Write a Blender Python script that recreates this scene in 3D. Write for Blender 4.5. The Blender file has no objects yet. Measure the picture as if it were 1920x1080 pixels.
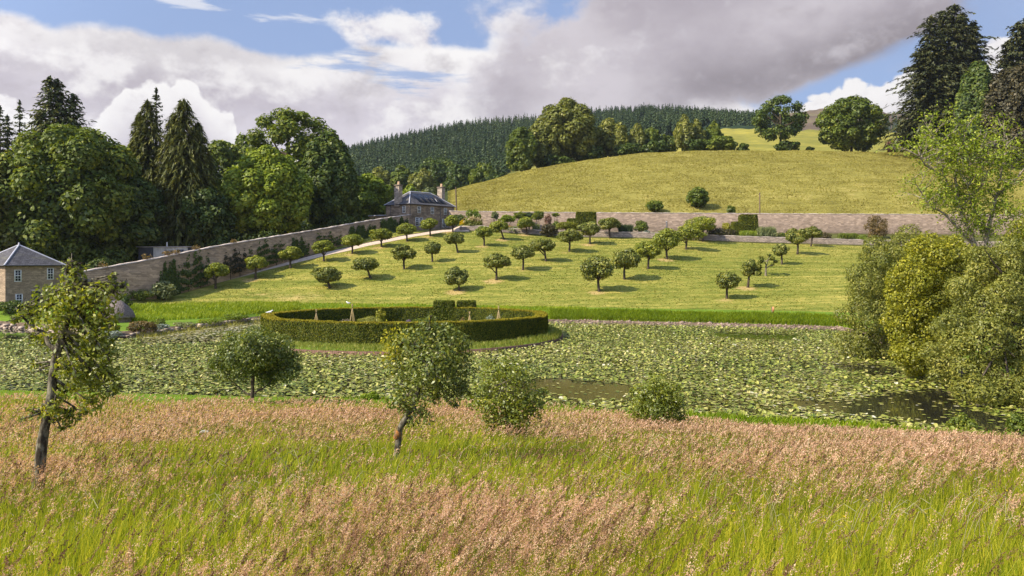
import bpy, math
import numpy as np

# ------------------------------------------------------------------ camera, world, sun
S = bpy.context.scene
COL = S.collection
F = 1493.3            # focal length in photo pixels
HOR = 487.0           # row of the horizon in the photo
CAMZ = 8.0            # eye height above the pond (water is z = 0)
cam_data = bpy.data.cameras.new("camera")
cam_data.sensor_width = 36.0
cam_data.lens = 36.0 * F / 1920.0
cam_data.shift_y = (HOR - 540.0) / 1920.0
cam_data.clip_start = 0.1
cam_data.clip_end = 12000.0
cam = bpy.data.objects.new("camera", cam_data)
cam.location = (0, 0, CAMZ)
cam.rotation_euler = (math.radians(90), 0, 0)
COL.objects.link(cam)
S.camera = cam
S.view_settings.view_transform = 'Standard'
S.view_settings.look = 'None'
S.view_settings.gamma = 1.0
S.view_settings.exposure = 0.74
S.cycles.max_bounces = 8
S.cycles.transparent_max_bounces = 8

SUN_EL = math.radians(41)
SUN_DIR = np.array([-0.92, -0.39])          # horizontal direction towards the sun
SUN_DIR = SUN_DIR / np.linalg.norm(SUN_DIR)
sun_vec = np.array([SUN_DIR[0]*math.cos(SUN_EL), SUN_DIR[1]*math.cos(SUN_EL), math.sin(SUN_EL)])
sd = bpy.data.lights.new("sun", 'SUN')
sd.energy = 4.6
sd.angle = math.radians(0.53)
sd.color = (1.0, 0.90, 0.71)
sun = bpy.data.objects.new("sun", sd)
COL.objects.link(sun)
from mathutils import Vector
sun.rotation_euler = Vector(sun_vec).to_track_quat('Z', 'Y').to_euler()
sun.location = (-40, -20, 60)


class Nd:
    """tiny node algebra: Nd wraps a float socket, operators add Math nodes"""
    def __init__(s, tree, sock): s.t, s.s = tree, sock
    def op(s, kind, *o):
        n = s.t.nodes.new('ShaderNodeMath'); n.operation = kind
        for i, v in enumerate((s,) + o):
            if isinstance(v, Nd): s.t.links.new(v.s, n.inputs[i])
            else: n.inputs[i].default_value = float(v)
        return Nd(s.t, n.outputs[0])
    def __add__(s, o): return s.op('ADD', o)
    __radd__ = __add__
    def __mul__(s, o): return s.op('MULTIPLY', o)
    __rmul__ = __mul__
    def __sub__(s, o): return s.op('SUBTRACT', o)
    def __rsub__(s, o): return (s * -1.0) + o
    def __truediv__(s, o): return s.op('DIVIDE', o)
    def max(s, o): return s.op('MAXIMUM', o)
    def min(s, o): return s.op('MINIMUM', o)
    def smooth(s, a, b, lo=0.0, hi=1.0):
        n = s.t.nodes.new('ShaderNodeMapRange'); n.interpolation_type = 'SMOOTHSTEP'
        s.t.links.new(s.s, n.inputs['Value'])
        n.inputs['From Min'].default_value = a; n.inputs['From Max'].default_value = b
        n.inputs['To Min'].default_value = lo; n.inputs['To Max'].default_value = hi
        return Nd(s.t, n.outputs['Result'])

def mixc(t, fac, a, b):
    n = t.nodes.new('ShaderNodeMix'); n.data_type = 'RGBA'
    for v, i in ((fac, 0), (a, 6), (b, 7)):
        if isinstance(v, Nd): t.links.new(v.s, n.inputs[i])
        elif isinstance(v, bpy.types.NodeSocket): t.links.new(v, n.inputs[i])
        elif isinstance(v, (int, float)): n.inputs[i].default_value = v
        else: n.inputs[i].default_value = (v[0], v[1], v[2], 1)
    return n.outputs[2]

def noise(t, vec, scale, detail=5.0, rough=0.55, dist=0.0):
    n = t.nodes.new('ShaderNodeTexNoise')
    n.inputs['Scale'].default_value = scale; n.inputs['Detail'].default_value = detail
    n.inputs['Roughness'].default_value = rough; n.inputs['Distortion'].default_value = dist
    if vec is not None: t.links.new(vec, n.inputs['Vector'])
    return Nd(t, n.outputs['Fac'])

def mapping(t, vec, scale=(1, 1, 1), loc=(0, 0, 0), rot=(0, 0, 0)):
    n = t.nodes.new('ShaderNodeMapping')
    n.inputs['Scale'].default_value = scale; n.inputs['Location'].default_value = loc
    n.inputs['Rotation'].default_value = rot
    t.links.new(vec, n.inputs['Vector'])
    return n.outputs[0]

def srgb(r, g, b):
    f = lambda c: (c/255/12.92) if c/255 <= 0.04045 else ((c/255+0.055)/1.055)**2.4
    return (f(r), f(g), f(b))

def pe(px, py):
    a = math.atan((px-960)/F)
    return a, math.atan((HOR-py)/F*math.cos(a))

def build_world():
    w = bpy.data.worlds.new("World"); S.world = w; w.use_nodes = True
    t = w.node_tree; t.nodes.clear()
    out = t.nodes.new('ShaderNodeOutputWorld'); bg = t.nodes.new('ShaderNodeBackground')
    t.links.new(bg.outputs[0], out.inputs[0])
    STR = 0.1; EXPO = 2.0**S.view_settings.exposure
    bg.inputs['Strength'].default_value = STR
    sky = t.nodes.new('ShaderNodeTexSky'); sky.sky_type = 'NISHITA'; sky.sun_disc = False
    sky.sun_elevation = SUN_EL
    sky.sun_rotation = math.atan2(SUN_DIR[0], SUN_DIR[1])
    sky.altitude = 200; sky.air_density = 1.0; sky.dust_density = 1.5; sky.ozone_density = 1.2
    tc = t.nodes.new('ShaderNodeTexCoord'); d = tc.outputs['Generated']
    sp = t.nodes.new('ShaderNodeSeparateXYZ'); t.links.new(d, sp.inputs[0])
    x, y, z = (Nd(t, sp.outputs[i]) for i in range(3))
    az = x.op('ARCTAN2', y); el = z.op('ARCSINE')
    def C(r, g, b):
        c = srgb(r, g, b); return tuple(v/STR/EXPO for v in c)
    def curve(pts, lo=0.0, hi=0.6):
        n = t.nodes.new('ShaderNodeFloatCurve'); cm = n.mapping; c = cm.curves[0]
        pp = []
        for px, py in pts:
            a, e = pe(px, py); pp.append(((a+0.8)/1.6, (e-lo)/(hi-lo)))
        pp = [(0.0, pp[0][1])] + pp + [(1.0, pp[-1][1])]
        while len(c.points) < len(pp): c.points.new(0.5, 0.5)
        for q, p in zip(c.points, pp): q.location = p; q.handle_type = 'AUTO_CLAMPED'
        cm.update()
        v = ((az + 0.8) / 1.6)
        t.links.new(v.s, n.inputs['Value'])
        return Nd(t, n.outputs[0]) * (hi-lo) + lo
    def ell(px, py, rx, ry, rot=0.0):
        a0, e0 = pe(px, py); c, s = math.cos(rot), math.sin(rot)
        dx, dy = az - a0, el - e0
        u = (dx*c + dy*s) / (rx/F); v = (dy*c - dx*s) / (ry/F)
        return 1.0 - (u*u + v*v).op('SQRT')      # 1 at centre, 0 at rim, negative outside
    def vn(scale, sc, loc, det, rough=0.55, dist=0.0): return noise(t, mapping(t, d, sc, loc), scale, det, rough, dist)
    def lit(scale, sc, loc, det, h, k, rough=0.55):
        """cloud relief: how much thinner the cloud is towards the light (up and to the left) than here"""
        a_ = vn(scale, sc, loc, det, rough); b_ = vn(scale, sc, (loc[0]-0.75*h*sc[0], loc[1]-0.2*h*sc[1], loc[2]+0.65*h*sc[2]), det, rough)
        return a_, (a_ - b_) * k
    n1, L1 = lit(7.5, (1, 1, 1.5), (0, 0, 0), 6, 0.030, 4.2)
    n2, L2 = lit(24.0, (1, 1, 1.3), (3, 1, 2), 5, 0.010, 2.8, 0.6)
    nw = vn(11.0, (1, 1, 7.0), (5, 2, 0), 5, 0.6)      # flat streaks
    ng = vn(4.2, (1, 1, 2.6), (7, 4, 1), 3, 0.5)
    nb = vn(15.0, (1, 1, 1.1), (2, 5, 3), 3, 0.5)
    bil = (nb - 0.5).op('ABSOLUTE')                      # rounded heaps with sharp creases
    e = (n1 - 0.5)*0.085 + (n2 - 0.5)*0.035 + bil*0.05
    blue = mixc(t, 0.78, sky.outputs[0], C(151, 174, 220))
    white, bright, lilac, grey, dark = C(252, 249, 248), C(230, 225, 231), C(211, 204, 214), C(180, 172, 180), C(144, 136, 141)
    # layer A: the bank of cloud that fills the lower sky
    eA = curve([(-200, -20), (0, 10), (60, 22), (90, 34), (200, 42), (300, 60), (390, 58), (480, 84), (590, 102),
                (700, 82), (830, 80), (960, 88), (1060, 80), (1200, 110), (1340, 160), (1420, 192), (1500, 198),
                (1700, 195), (1900, 190), (2300, 60)])
    dA = eA - el + e*0.40
    mA = dA.smooth(0.0, 0.012)
    cA = mixc(t, (dA + (n1-0.5)*0.10 - bil*0.05).smooth(0.008, 0.075), white, lilac)
    cA = mixc(t, ng.smooth(0.46, 0.68)*0.55, cA, grey)
    cA = mixc(t, (L1*0.7 + L2*0.35 + (n1-0.5)*1.3).smooth(-0.12, 0.55)*0.8, cA, white)
    cA = mixc(t, (L1*-0.8 + L2*-0.45).smooth(0.05, 0.7)*0.6, cA, grey)
    cA = mixc(t, (el + (n1-0.5)*0.06).smooth(0.13, 0.19, 1.0, 0.0)*0.45, cA, bright)
    # thin streaks open to the blue in the middle
    hole = (ell(745, 135, 230, 46, -0.12) + (nw-0.5)*3.4 + (n2-0.5)*0.8).smooth(0.25, 1.0)*0.85
    mA = mA * (1.0 - hole)
    # small white clouds upper middle
    c0 = (ell(745, 52, 125, 36, -0.05) + (n1-0.5)*3.0 + (n2-0.5)*1.6).smooth(0.08, 0.7)
    c00 = (ell(370, 5, 190, 16, -0.1) + (nw-0.5)*4.0).smooth(0.2, 0.9)*0.6
    c01 = (ell(975, 50, 150, 80, 0.2) + (n1-0.5)*4.4 + (n2-0.5)*1.4).smooth(0.0, 0.9)*0.95
    # layer D: bright heap on the left, cut out against the grey behind it
    eD = curve([(-60, 175), (0, 168), (50, 190), (150, 216), (195, 190), (225, 172), (245, 154), (300, 146), (345, 143), (370, 156),
                (395, 187), (428, 200), (450, 236), (500, 266), (600, 330), (900, 400), (1300, 400)])
    dD = eD - el + (n1-0.5)*0.035 + (n2-0.5)*0.030 + bil*0.11 - 0.010
    mD = dD.smooth(0.0, 0.006)
    cD = mixc(t, (dD + (n1-0.5)*0.06 - bil*0.10).smooth(-0.002, 0.055), C(252, 249, 248), C(210, 203, 212))
    cD = mixc(t, (L1*-0.6 + L2*-0.6).smooth(0.1, 0.7)*0.5, cD, C(204, 196, 205))
    cD = mixc(t, (L1*0.6 + L2*0.6).smooth(0.15, 0.8)*0.6, cD, white)
    # layer B: the big grey cloud on the right
    b1 = (ell(1480, 20, 640, 185, 0.16)).max(ell(1130, 130, 250, 160, 0.1)) + (n1-0.5)*1.1 + (n2-0.5)*0.4 + bil*0.4
    mB = b1.smooth(0.10, 0.34)
    low = (ell(1520, 135, 430, 95, 0.14) + (n1-0.5)*1.1).smooth(-0.1, 0.9)
    cB = mixc(t, (ng*0.5 + n1*0.5).smooth(0.38, 0.62), C(212, 205, 211), grey)
    cB = mixc(t, low*0.85, cB, dark)
    cB = mixc(t, (ell(1075, 125, 130, 130, -0.2)*0.9 + L1*0.5 + L2*0.25 + (n1-0.5)*2.0).smooth(0.40, 1.15)*0.85, cB, white)
    cB = mixc(t, (L1*0.8 + L2*0.4).smooth(0.05, 0.9)*0.5, cB, bright)
    cB = mixc(t, (L1*-0.8 + L2*-0.4).smooth(0.1, 0.9)*0.35, cB, dark)
    cB = mixc(t, (b1.smooth(0.10, 0.5, 1.0, 0.0))*0.45, cB, bright)
    # layer C: white cumulus low on the right
    eC = curve([(1000, 400), (1380, 260), (1440, 222), (1490, 198), (1530, 162), (1580, 146), (1625, 138), (1660, 136), (1700, 118),
                (1760, 112), (1840, 99), (1890, 84), (2000, 94), (2300, 140)])
    dC = eC - el + (n1-0.5)*0.025 + (n2-0.5)*0.028 + bil*0.10 - 0.008
    mC = dC.smooth(0.0, 0.006)
    cC = mixc(t, (dC + (n1-0.5)*0.05 - bil*0.06).smooth(0.010, 0.085), C(249, 246, 245), C(224, 217, 222))
    cC = mixc(t, (L1*-0.5 + L2*-0.7).smooth(0.1, 0.7)*0.5, cC, C(212, 205, 212))
    # blue window between B and C
    win = (ell(1570, 160, 230, 30, 0.33) + (n1-0.5)*1.6 + (n2-0.5)*0.5).smooth(0.0, 0.6)
    ur = (ell(1900, 30, 75, 95, 0.2) + (n1-0.5)*1.6 + (n2-0.5)*0.6).smooth(0.0, 0.7)*0.9
    col = blue
    col = mixc(t, c00, col, white)
    col = mixc(t, c01, col, mixc(t, (L1+L2*0.5).smooth(-0.5, 0.7), C(208, 203, 214), white))
    col = mixc(t, mA, col, cA)
    col = mixc(t, c0*0.95, col, mixc(t, (L1+L2*0.6+(n1-0.5)).smooth(-0.5, 0.5), C(216, 210, 219), white))
    col = mixc(t, mD, col, cD)
    col = mixc(t, mB, col, cB)
    col = mixc(t, win*0.95, col, blue)
    col = mixc(t, ur, col, blue)
    col = mixc(t, mC, col, cC)
    col = mixc(t, (el).smooth(-0.03, 0.0, 1.0, 0.0), col, C(60, 70, 40))
    # cloud near the sun (behind the camera, to the left) is brighter: an unseen boost added to lift shaded walls
    ds = x*float(sun_vec[0]) + y*float(sun_vec[1]) + z*float(sun_vec[2])
    vm = t.nodes.new('ShaderNodeVectorMath'); vm.operation = 'SCALE'; t.links.new(col, vm.inputs[0]); t.links.new(ds.smooth(0.15, 0.95, 1.0, 2.6).s, vm.inputs['Scale'])
    t.links.new(vm.outputs[0], bg.inputs['Color'])
build_world()

# ------------------------------------------------------------------ helpers
def rg(seed): return np.random.default_rng(seed)

def P(px, py, Y):
    return np.array([(px-960)/F*Y, Y, CAMZ + (HOR-py)/F*Y])

def mk(name, V, polys, mat, parent=None, loc=None, tone=None, uv=None, smooth=False, label=None, cat=None, group=None, kind=None):
    """link one mesh object; V in world coordinates, loc becomes the origin (default: parent's origin or zero)"""
    V = np.asarray(V, dtype=np.float64).reshape(-1, 3)
    if isinstance(polys, np.ndarray): polys = [polys]
    polys = [np.asarray(p, dtype=np.int32) for p in polys if len(p)]
    off = np.zeros(3)
    if parent is not None: off = np.array(parent['_o'])
    elif loc is not None: off = np.array(loc, dtype=float)
    me = bpy.data.meshes.new(name)
    me.vertices.add(len(V)); me.vertices.foreach_set('co', (V-off).astype(np.float32).ravel())
    loops = np.concatenate([p.ravel() for p in polys])
    tot = np.concatenate([np.full(len(p), p.shape[1], dtype=np.int32) for p in polys])
    start = np.concatenate([[0], np.cumsum(tot)[:-1]]).astype(np.int32)
    me.loops.add(len(loops)); me.loops.foreach_set('vertex_index', loops)
    me.polygons.add(len(tot)); me.polygons.foreach_set('loop_start', start)
    if smooth: me.polygons.foreach_set('use_smooth', np.ones(len(tot), dtype=bool))
    if tone is not None:
        tone = np.asarray(tone, dtype=np.float32)
        dom = 'POINT' if len(tone) == len(V) and len(tone) != len(tot) else 'FACE'
        at = me.attributes.new('tone', 'FLOAT', dom); at.data.foreach_set('value', tone)
    if uv is not None:
        ul = me.uv_layers.new(name='UVMap')
        ul.data.foreach_set('uv', np.asarray(uv, dtype=np.float32)[loops].ravel())
    me.update(calc_edges=True); me.validate()
    me.materials.append(mat)
    o = bpy.data.objects.new(name, me); COL.objects.link(o)
    if parent is not None: o.parent = parent
    elif loc is not None: o.location = loc
    tag(o, label, cat, group, kind)
    return o

def tag(o, label=None, cat=None, group=None, kind=None):
    if label: o['label'] = label
    if cat: o['category'] = cat
    if group: o['group'] = group
    if kind: o['kind'] = kind
    return o

def thing(name, label, cat, loc, group=None):
    o = bpy.data.objects.new(name, None); COL.objects.link(o)
    o.empty_display_size = 0.3; o.location = tuple(float(v) for v in loc)
    o['_o'] = [float(v) for v in loc]
    return tag(o, label, cat, group)

def join(parts):
    """[(V, [polys]), ...] -> V, {k: polys} grouped by polygon size as a list"""
    Vs, by, n = [], {}, 0
    for V, ps in parts:
        if isinstance(ps, np.ndarray): ps = [ps]
        for p in ps:
            if len(p): by.setdefault(p.shape[1], []).append(np.asarray(p) + n)
        Vs.append(np.asarray(V).reshape(-1, 3)); n += len(Vs[-1])
    return np.concatenate(Vs), [np.concatenate(v) for v in by.values()]

def norm(a): return a / np.maximum(np.linalg.norm(a, axis=-1, keepdims=True), 1e-9)

def leaves(c, nrm, L, W, r, tang=None):
    """one rhombic leaf (slightly folded) per centre"""
    n = len(c)
    if tang is None: tang = r.normal(size=(n, 3))
    u = norm(np.cross(nrm, np.cross(tang, nrm) + 1e-6)); v = np.cross(nrm, u)
    L = np.broadcast_to(L, n)[:, None]; W = np.broadcast_to(W, n)[:, None]
    V = np.stack([c - u*L/2, c + v*W/2 - u*L*0.06 + nrm*W*0.12, c + u*L/2, c - v*W/2 - u*L*0.06 + nrm*W*0.12], 1).reshape(-1, 3)
    return V, np.arange(4*n).reshape(n, 4)

def tube(pts, rad, k=7):
    pts = np.asarray(pts, float); rad = np.broadcast_to(np.asarray(rad, float), len(pts))
    d = norm(np.gradient(pts, axis=0)); ref = np.array([0.31, 0.95, 0.02])
    u = norm(np.cross(d, ref)); v = np.cross(d, u)
    a = np.linspace(0, 2*np.pi, k, endpoint=False)
    V = pts[:, None] + rad[:, None, None]*(np.cos(a)[None, :, None]*u[:, None] + np.sin(a)[None, :, None]*v[:, None])
    m = len(pts); i = np.arange(m-1)[:, None]*k + np.arange(k)[None]; j = np.arange(m-1)[:, None]*k + (np.arange(k)[None]+1) % k
    q = np.stack([i, j, j+k, i+k], -1).reshape(-1, 4)
    return V.reshape(-1, 3), q

def box(lo, hi):
    lo, hi = np.asarray(lo, float), np.asarray(hi, float)
    V = np.array([[x, y, z] for z in (lo[2], hi[2]) for y in (lo[1], hi[1]) for x in (lo[0], hi[0])])
    q = np.array([[0, 2, 3, 1], [4, 5, 7, 6], [0, 1, 5, 4], [2, 6, 7, 3], [0, 4, 6, 2], [1, 3, 7, 5]])
    return V, q

class Frame:
    """local frame on the ground: a along d1, b along d2, z up"""
    def __init__(s, o, ang): s.o = np.asarray(o, float); s.c, s.n = math.cos(ang), math.sin(ang)
    def __call__(s, V):
        V = np.asarray(V, float).reshape(-1, 3)
        return np.stack([s.o[0]+V[:, 0]*s.c - V[:, 1]*s.n, s.o[1]+V[:, 0]*s.n + V[:, 1]*s.c, s.o[2]+V[:, 2]], 1)
    def box(s, lo, hi):
        V, q = box(lo, hi); return s(V), q

# ------------------------------------------------------------------ materials
def new_mat(name):
    m = bpy.data.materials.new(name); m.use_nodes = True; t = m.node_tree; t.nodes.clear()
    out = t.nodes.new('ShaderNodeOutputMaterial')
    return m, t, out

def ramp(t, fac, stops):
    n = t.nodes.new('ShaderNodeValToRGB'); e = n.color_ramp.elements
    while len(e) < len(stops): e.new(0.5)
    for q, (p, c) in zip(e, stops): q.position = p; q.color = (c[0], c[1], c[2], 1)
    if fac is not None: t.links.new(fac.s if isinstance(fac, Nd) else fac, n.inputs[0])
    return n.outputs[0]

def attr(t, name='tone'):
    n = t.nodes.new('ShaderNodeAttribute'); n.attribute_name = name; n.attribute_type = 'GEOMETRY'
    return Nd(t, n.outputs['Fac'])

def position(t):
    return t.nodes.new('ShaderNodeNewGeometry').outputs['Position']

LEAF = 1.75
def foliage(name, dark, mid, light, trans=0.32, gloss=0.05, rough=0.5, mul=None):
    m, t, out = new_mat(name)
    dark, mid, light = ((c_[0]*(mul or LEAF*1.27), c_[1]*(mul or LEAF), c_[2]*(mul or LEAF*0.78)) for c_ in (dark, mid, light))
    c = ramp(t, attr(t), [(0.0, dark), (0.5, mid), (1.0, light)])
    df = t.nodes.new('ShaderNodeBsdfDiffuse'); tr = t.nodes.new('ShaderNodeBsdfTranslucent'); gl = t.nodes.new('ShaderNodeBsdfGlossy')
    gl.inputs['Roughness'].default_value = rough
    t.links.new(c, df.inputs[0])
    yc = t.nodes.new('ShaderNodeMix'); yc.data_type = 'RGBA'; yc.blend_type = 'MULTIPLY'; yc.inputs[0].default_value = 1.0
    t.links.new(c, yc.inputs[6]); yc.inputs[7].default_value = (1.25, 1.2, 0.5, 1); t.links.new(yc.outputs[2], tr.inputs[0])
    a = t.nodes.new('ShaderNodeMixShader'); a.inputs[0].default_value = trans
    t.links.new(df.outputs[0], a.inputs[1]); t.links.new(tr.outputs[0], a.inputs[2])
    b = t.nodes.new('ShaderNodeMixShader'); b.inputs[0].default_value = gloss*0.6
    t.links.new(a.outputs[0], b.inputs[1]); t.links.new(gl.outputs[0], b.inputs[2])
    t.links.new(b.outputs[0], out.inputs[0])
    return m

def plain(name, col, rough=0.7, var=0.25, scale=3.0, spec=0.3, metal=0.0, bump=0.0):
    m, t, out = new_mat(name)
    b = t.nodes.new('ShaderNodeBsdfPrincipled')
    co = t.nodes.new('ShaderNodeTexCoord').outputs['Object']
    n = noise(t, co, scale, 6, 0.6)
    c = mixc(t, n.smooth(0.3, 0.7), tuple(v*(1-var) for v in col), tuple(v*(1+var) for v in col))
    t.links.new(c, b.inputs['Base Color']); b.inputs['Roughness'].default_value = rough
    b.inputs['Specular IOR Level'].default_value = spec; b.inputs['Metallic'].default_value = metal
    if bump:
        bp = t.nodes.new('ShaderNodeBump'); bp.inputs['Distance'].default_value = bump
        t.links.new(n.s, bp.inputs['Height']); t.links.new(bp.outputs[0], b.inputs['Normal'])
    t.links.new(b.outputs[0], out.inputs[0])
    return m

def bark(name, a, b_, sc=9.0):
    m, t, out = new_mat(name)
    b = t.nodes.new('ShaderNodeBsdfPrincipled')
    p = position(t)
    n = noise(t, mapping(t, p, (1, 1, 0.35)), sc, 6, 0.65); n2 = noise(t, p, sc*0.35, 4, 0.6)
    c = mixc(t, (n*0.6+n2*0.4).smooth(0.42, 0.6), a, b_)
    t.links.new(c, b.inputs['Base Color']); b.inputs['Roughness'].default_value = 0.9; b.inputs['Specular IOR Level'].default_value = 0.1
    bp = t.nodes.new('ShaderNodeBump'); bp.inputs['Distance'].default_value = 0.03; bp.inputs['Strength'].default_value = 0.8
    t.links.new(n.s, bp.inputs['Height']); t.links.new(bp.outputs[0], b.inputs['Normal'])
    t.links.new(b.outputs[0], out.inputs[0])
    return m

def stone(name, a, b_, mortar, bw=0.55, bh=0.19, stain=(0.12, 0.10, 0.08), amount=0.5):
    """coursed rubble masonry on UVs in metres"""
    m, t, out = new_mat(name)
    b = t.nodes.new('ShaderNodeBsdfPrincipled')
    uv = t.nodes.new('ShaderNodeTexCoord').outputs['UV']
    wob = noise(t, uv, 1.7, 3, 0.5)
    vv = t.nodes.new('ShaderNodeVectorMath'); vv.operation = 'ADD'
    cx = t.nodes.new('ShaderNodeCombineXYZ'); t.links.new((wob*0.5).s, cx.inputs[0]); t.links.new((wob*0.22).s, cx.inputs[1])
    t.links.new(uv, vv.inputs[0]); t.links.new(cx.outputs[0], vv.inputs[1])
    br = t.nodes.new('ShaderNodeTexBrick')
    t.links.new(vv.outputs[0], br.inputs['Vector'])
    br.inputs['Scale'].default_value = 1.0; br.inputs['Brick Width'].default_value = bw; br.inputs['Row Height'].default_value = bh
    br.inputs['Mortar Size'].default_value = 0.018; br.inputs['Mortar Smooth'].default_value = 0.4; br.inputs['Bias'].default_value = 0.0
    br.inputs['Color1'].default_value = (*a, 1); br.inputs['Color2'].default_value = (*b_, 1); br.inputs['Mortar'].default_value = (*mortar, 1)
    cell = t.nodes.new('ShaderNodeTexVoronoi'); cell.inputs['Scale'].default_value = 1.0
    t.links.new(mapping(t, vv.outputs[0], (1/bw, 1/bh, 1)), cell.inputs['Vector'])
    sv = t.nodes.new('ShaderNodeSeparateColor'); t.links.new(cell.outputs['Color'], sv.inputs[0])
    c = mixc(t, Nd(t, sv.outputs[0]).smooth(0.1, 1.0)*0.75, br.outputs['Color'], tuple(v*0.52 for v in a))
    c = mixc(t, Nd(t, sv.outputs[1]).smooth(0.72, 0.95)*0.6, c, tuple(min(1, v*1.55) for v in b_))
    big = noise(t, mapping(t, uv, (0.4, 0.9, 1)), 0.5, 6, 0.65)
    c = mixc(t, big.smooth(0.48, 0.68)*amount, c, stain)
    t.links.new(c, b.inputs['Base Color']); b.inputs['Roughness'].default_value = 0.92; b.inputs['Specular IOR Level'].default_value = 0.1
    bp = t.nodes.new('ShaderNodeBump'); bp.inputs['Distance'].default_value = 0.06; bp.inputs['Strength'].default_value = 0.8
    h = Nd(t, sv.outputs[2])*0.6 + (1.0-Nd(t, br.outputs['Fac']))*0.7
    t.links.new(h.s, bp.inputs['Height']); t.links.new(bp.outputs[0], b.inputs['Normal'])
    t.links.new(b.outputs[0], out.inputs[0])
    return m

def turf(name, stops, sx=0.25, sy=0.9, fine=2.5, patch=None, bump=0.15, stripe=0.0, rot=0.0):
    """grass ground seen from a distance: two anisotropic noises through a ramp (+ optional point attribute of bare soil)"""
    m, t, out = new_mat(name)
    b = t.nodes.new('ShaderNodeBsdfPrincipled'); p = position(t)
    n1 = noise(t, mapping(t, p, (sx, sy, sy), (0, 0, 0), (0, 0, rot)), 1.0, 6, 0.62)
    n2 = noise(t, mapping(t, p, (fine*0.6, fine, fine)), 1.0, 5, 0.65)
    n3 = noise(t, p, 0.045, 4, 0.55)
    f = n1*0.45 + n2*0.3 + n3*0.25
    if stripe:
        w = noise(t, mapping(t, p, (0.008, 0.62, 0.0), (0, 0, 0), (0, 0, rot)), 1.0, 2, 0.4)
        f = f + (w-0.5)*stripe
    c = ramp(t, f.smooth(0.33, 0.68), stops)
    if patch is not None:
        pn = (attr(t) + (n2-0.5)*0.7 + (n1-0.5)*0.5).smooth(0.35, 0.75)
        c = mixc(t, pn*0.85, c, patch)
    t.links.new(c, b.inputs['Base Color']); b.inputs['Roughness'].default_value = 0.95; b.inputs['Specular IOR Level'].default_value = 0.05
    bp = t.nodes.new('ShaderNodeBump'); bp.inputs['Distance'].default_value = bump; bp.inputs['Strength'].default_value = 0.9
    t.links.new((n2*0.6+n1*0.8).s, bp.inputs['Height']); t.links.new(bp.outputs[0], b.inputs['Normal'])
    t.links.new(b.outputs[0], out.inputs[0])
    return m
# ------------------------------------------------------------------ terrain
def zz(py, Y): return CAMZ + (HOR-py)/F*Y
def kn(*pts):
    a = np.array(pts, float); return lambda px: np.interp(px, a[:, 0], a[:, 1])
near = kn((-900, 51), (0, 48.5), (300, 47), (480, 46.2), (760, 45.2), (960, 44), (1200, 41), (1500, 38.8), (1700, 37), (1920, 34.5), (2700, 30))
far = kn((-900, 96), (0, 94), (110, 88), (200, 81), (230, 81), (300, 85.5), (400, 95), (490, 105), (560, 107), (760, 105), (1040, 101.5), (1200, 98.5), (1400, 95),
         (1570, 91), (1610, 84), (1650, 76), (1700, 68), (1760, 60), (1850, 52), (1920, 47), (2700, 40))
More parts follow.
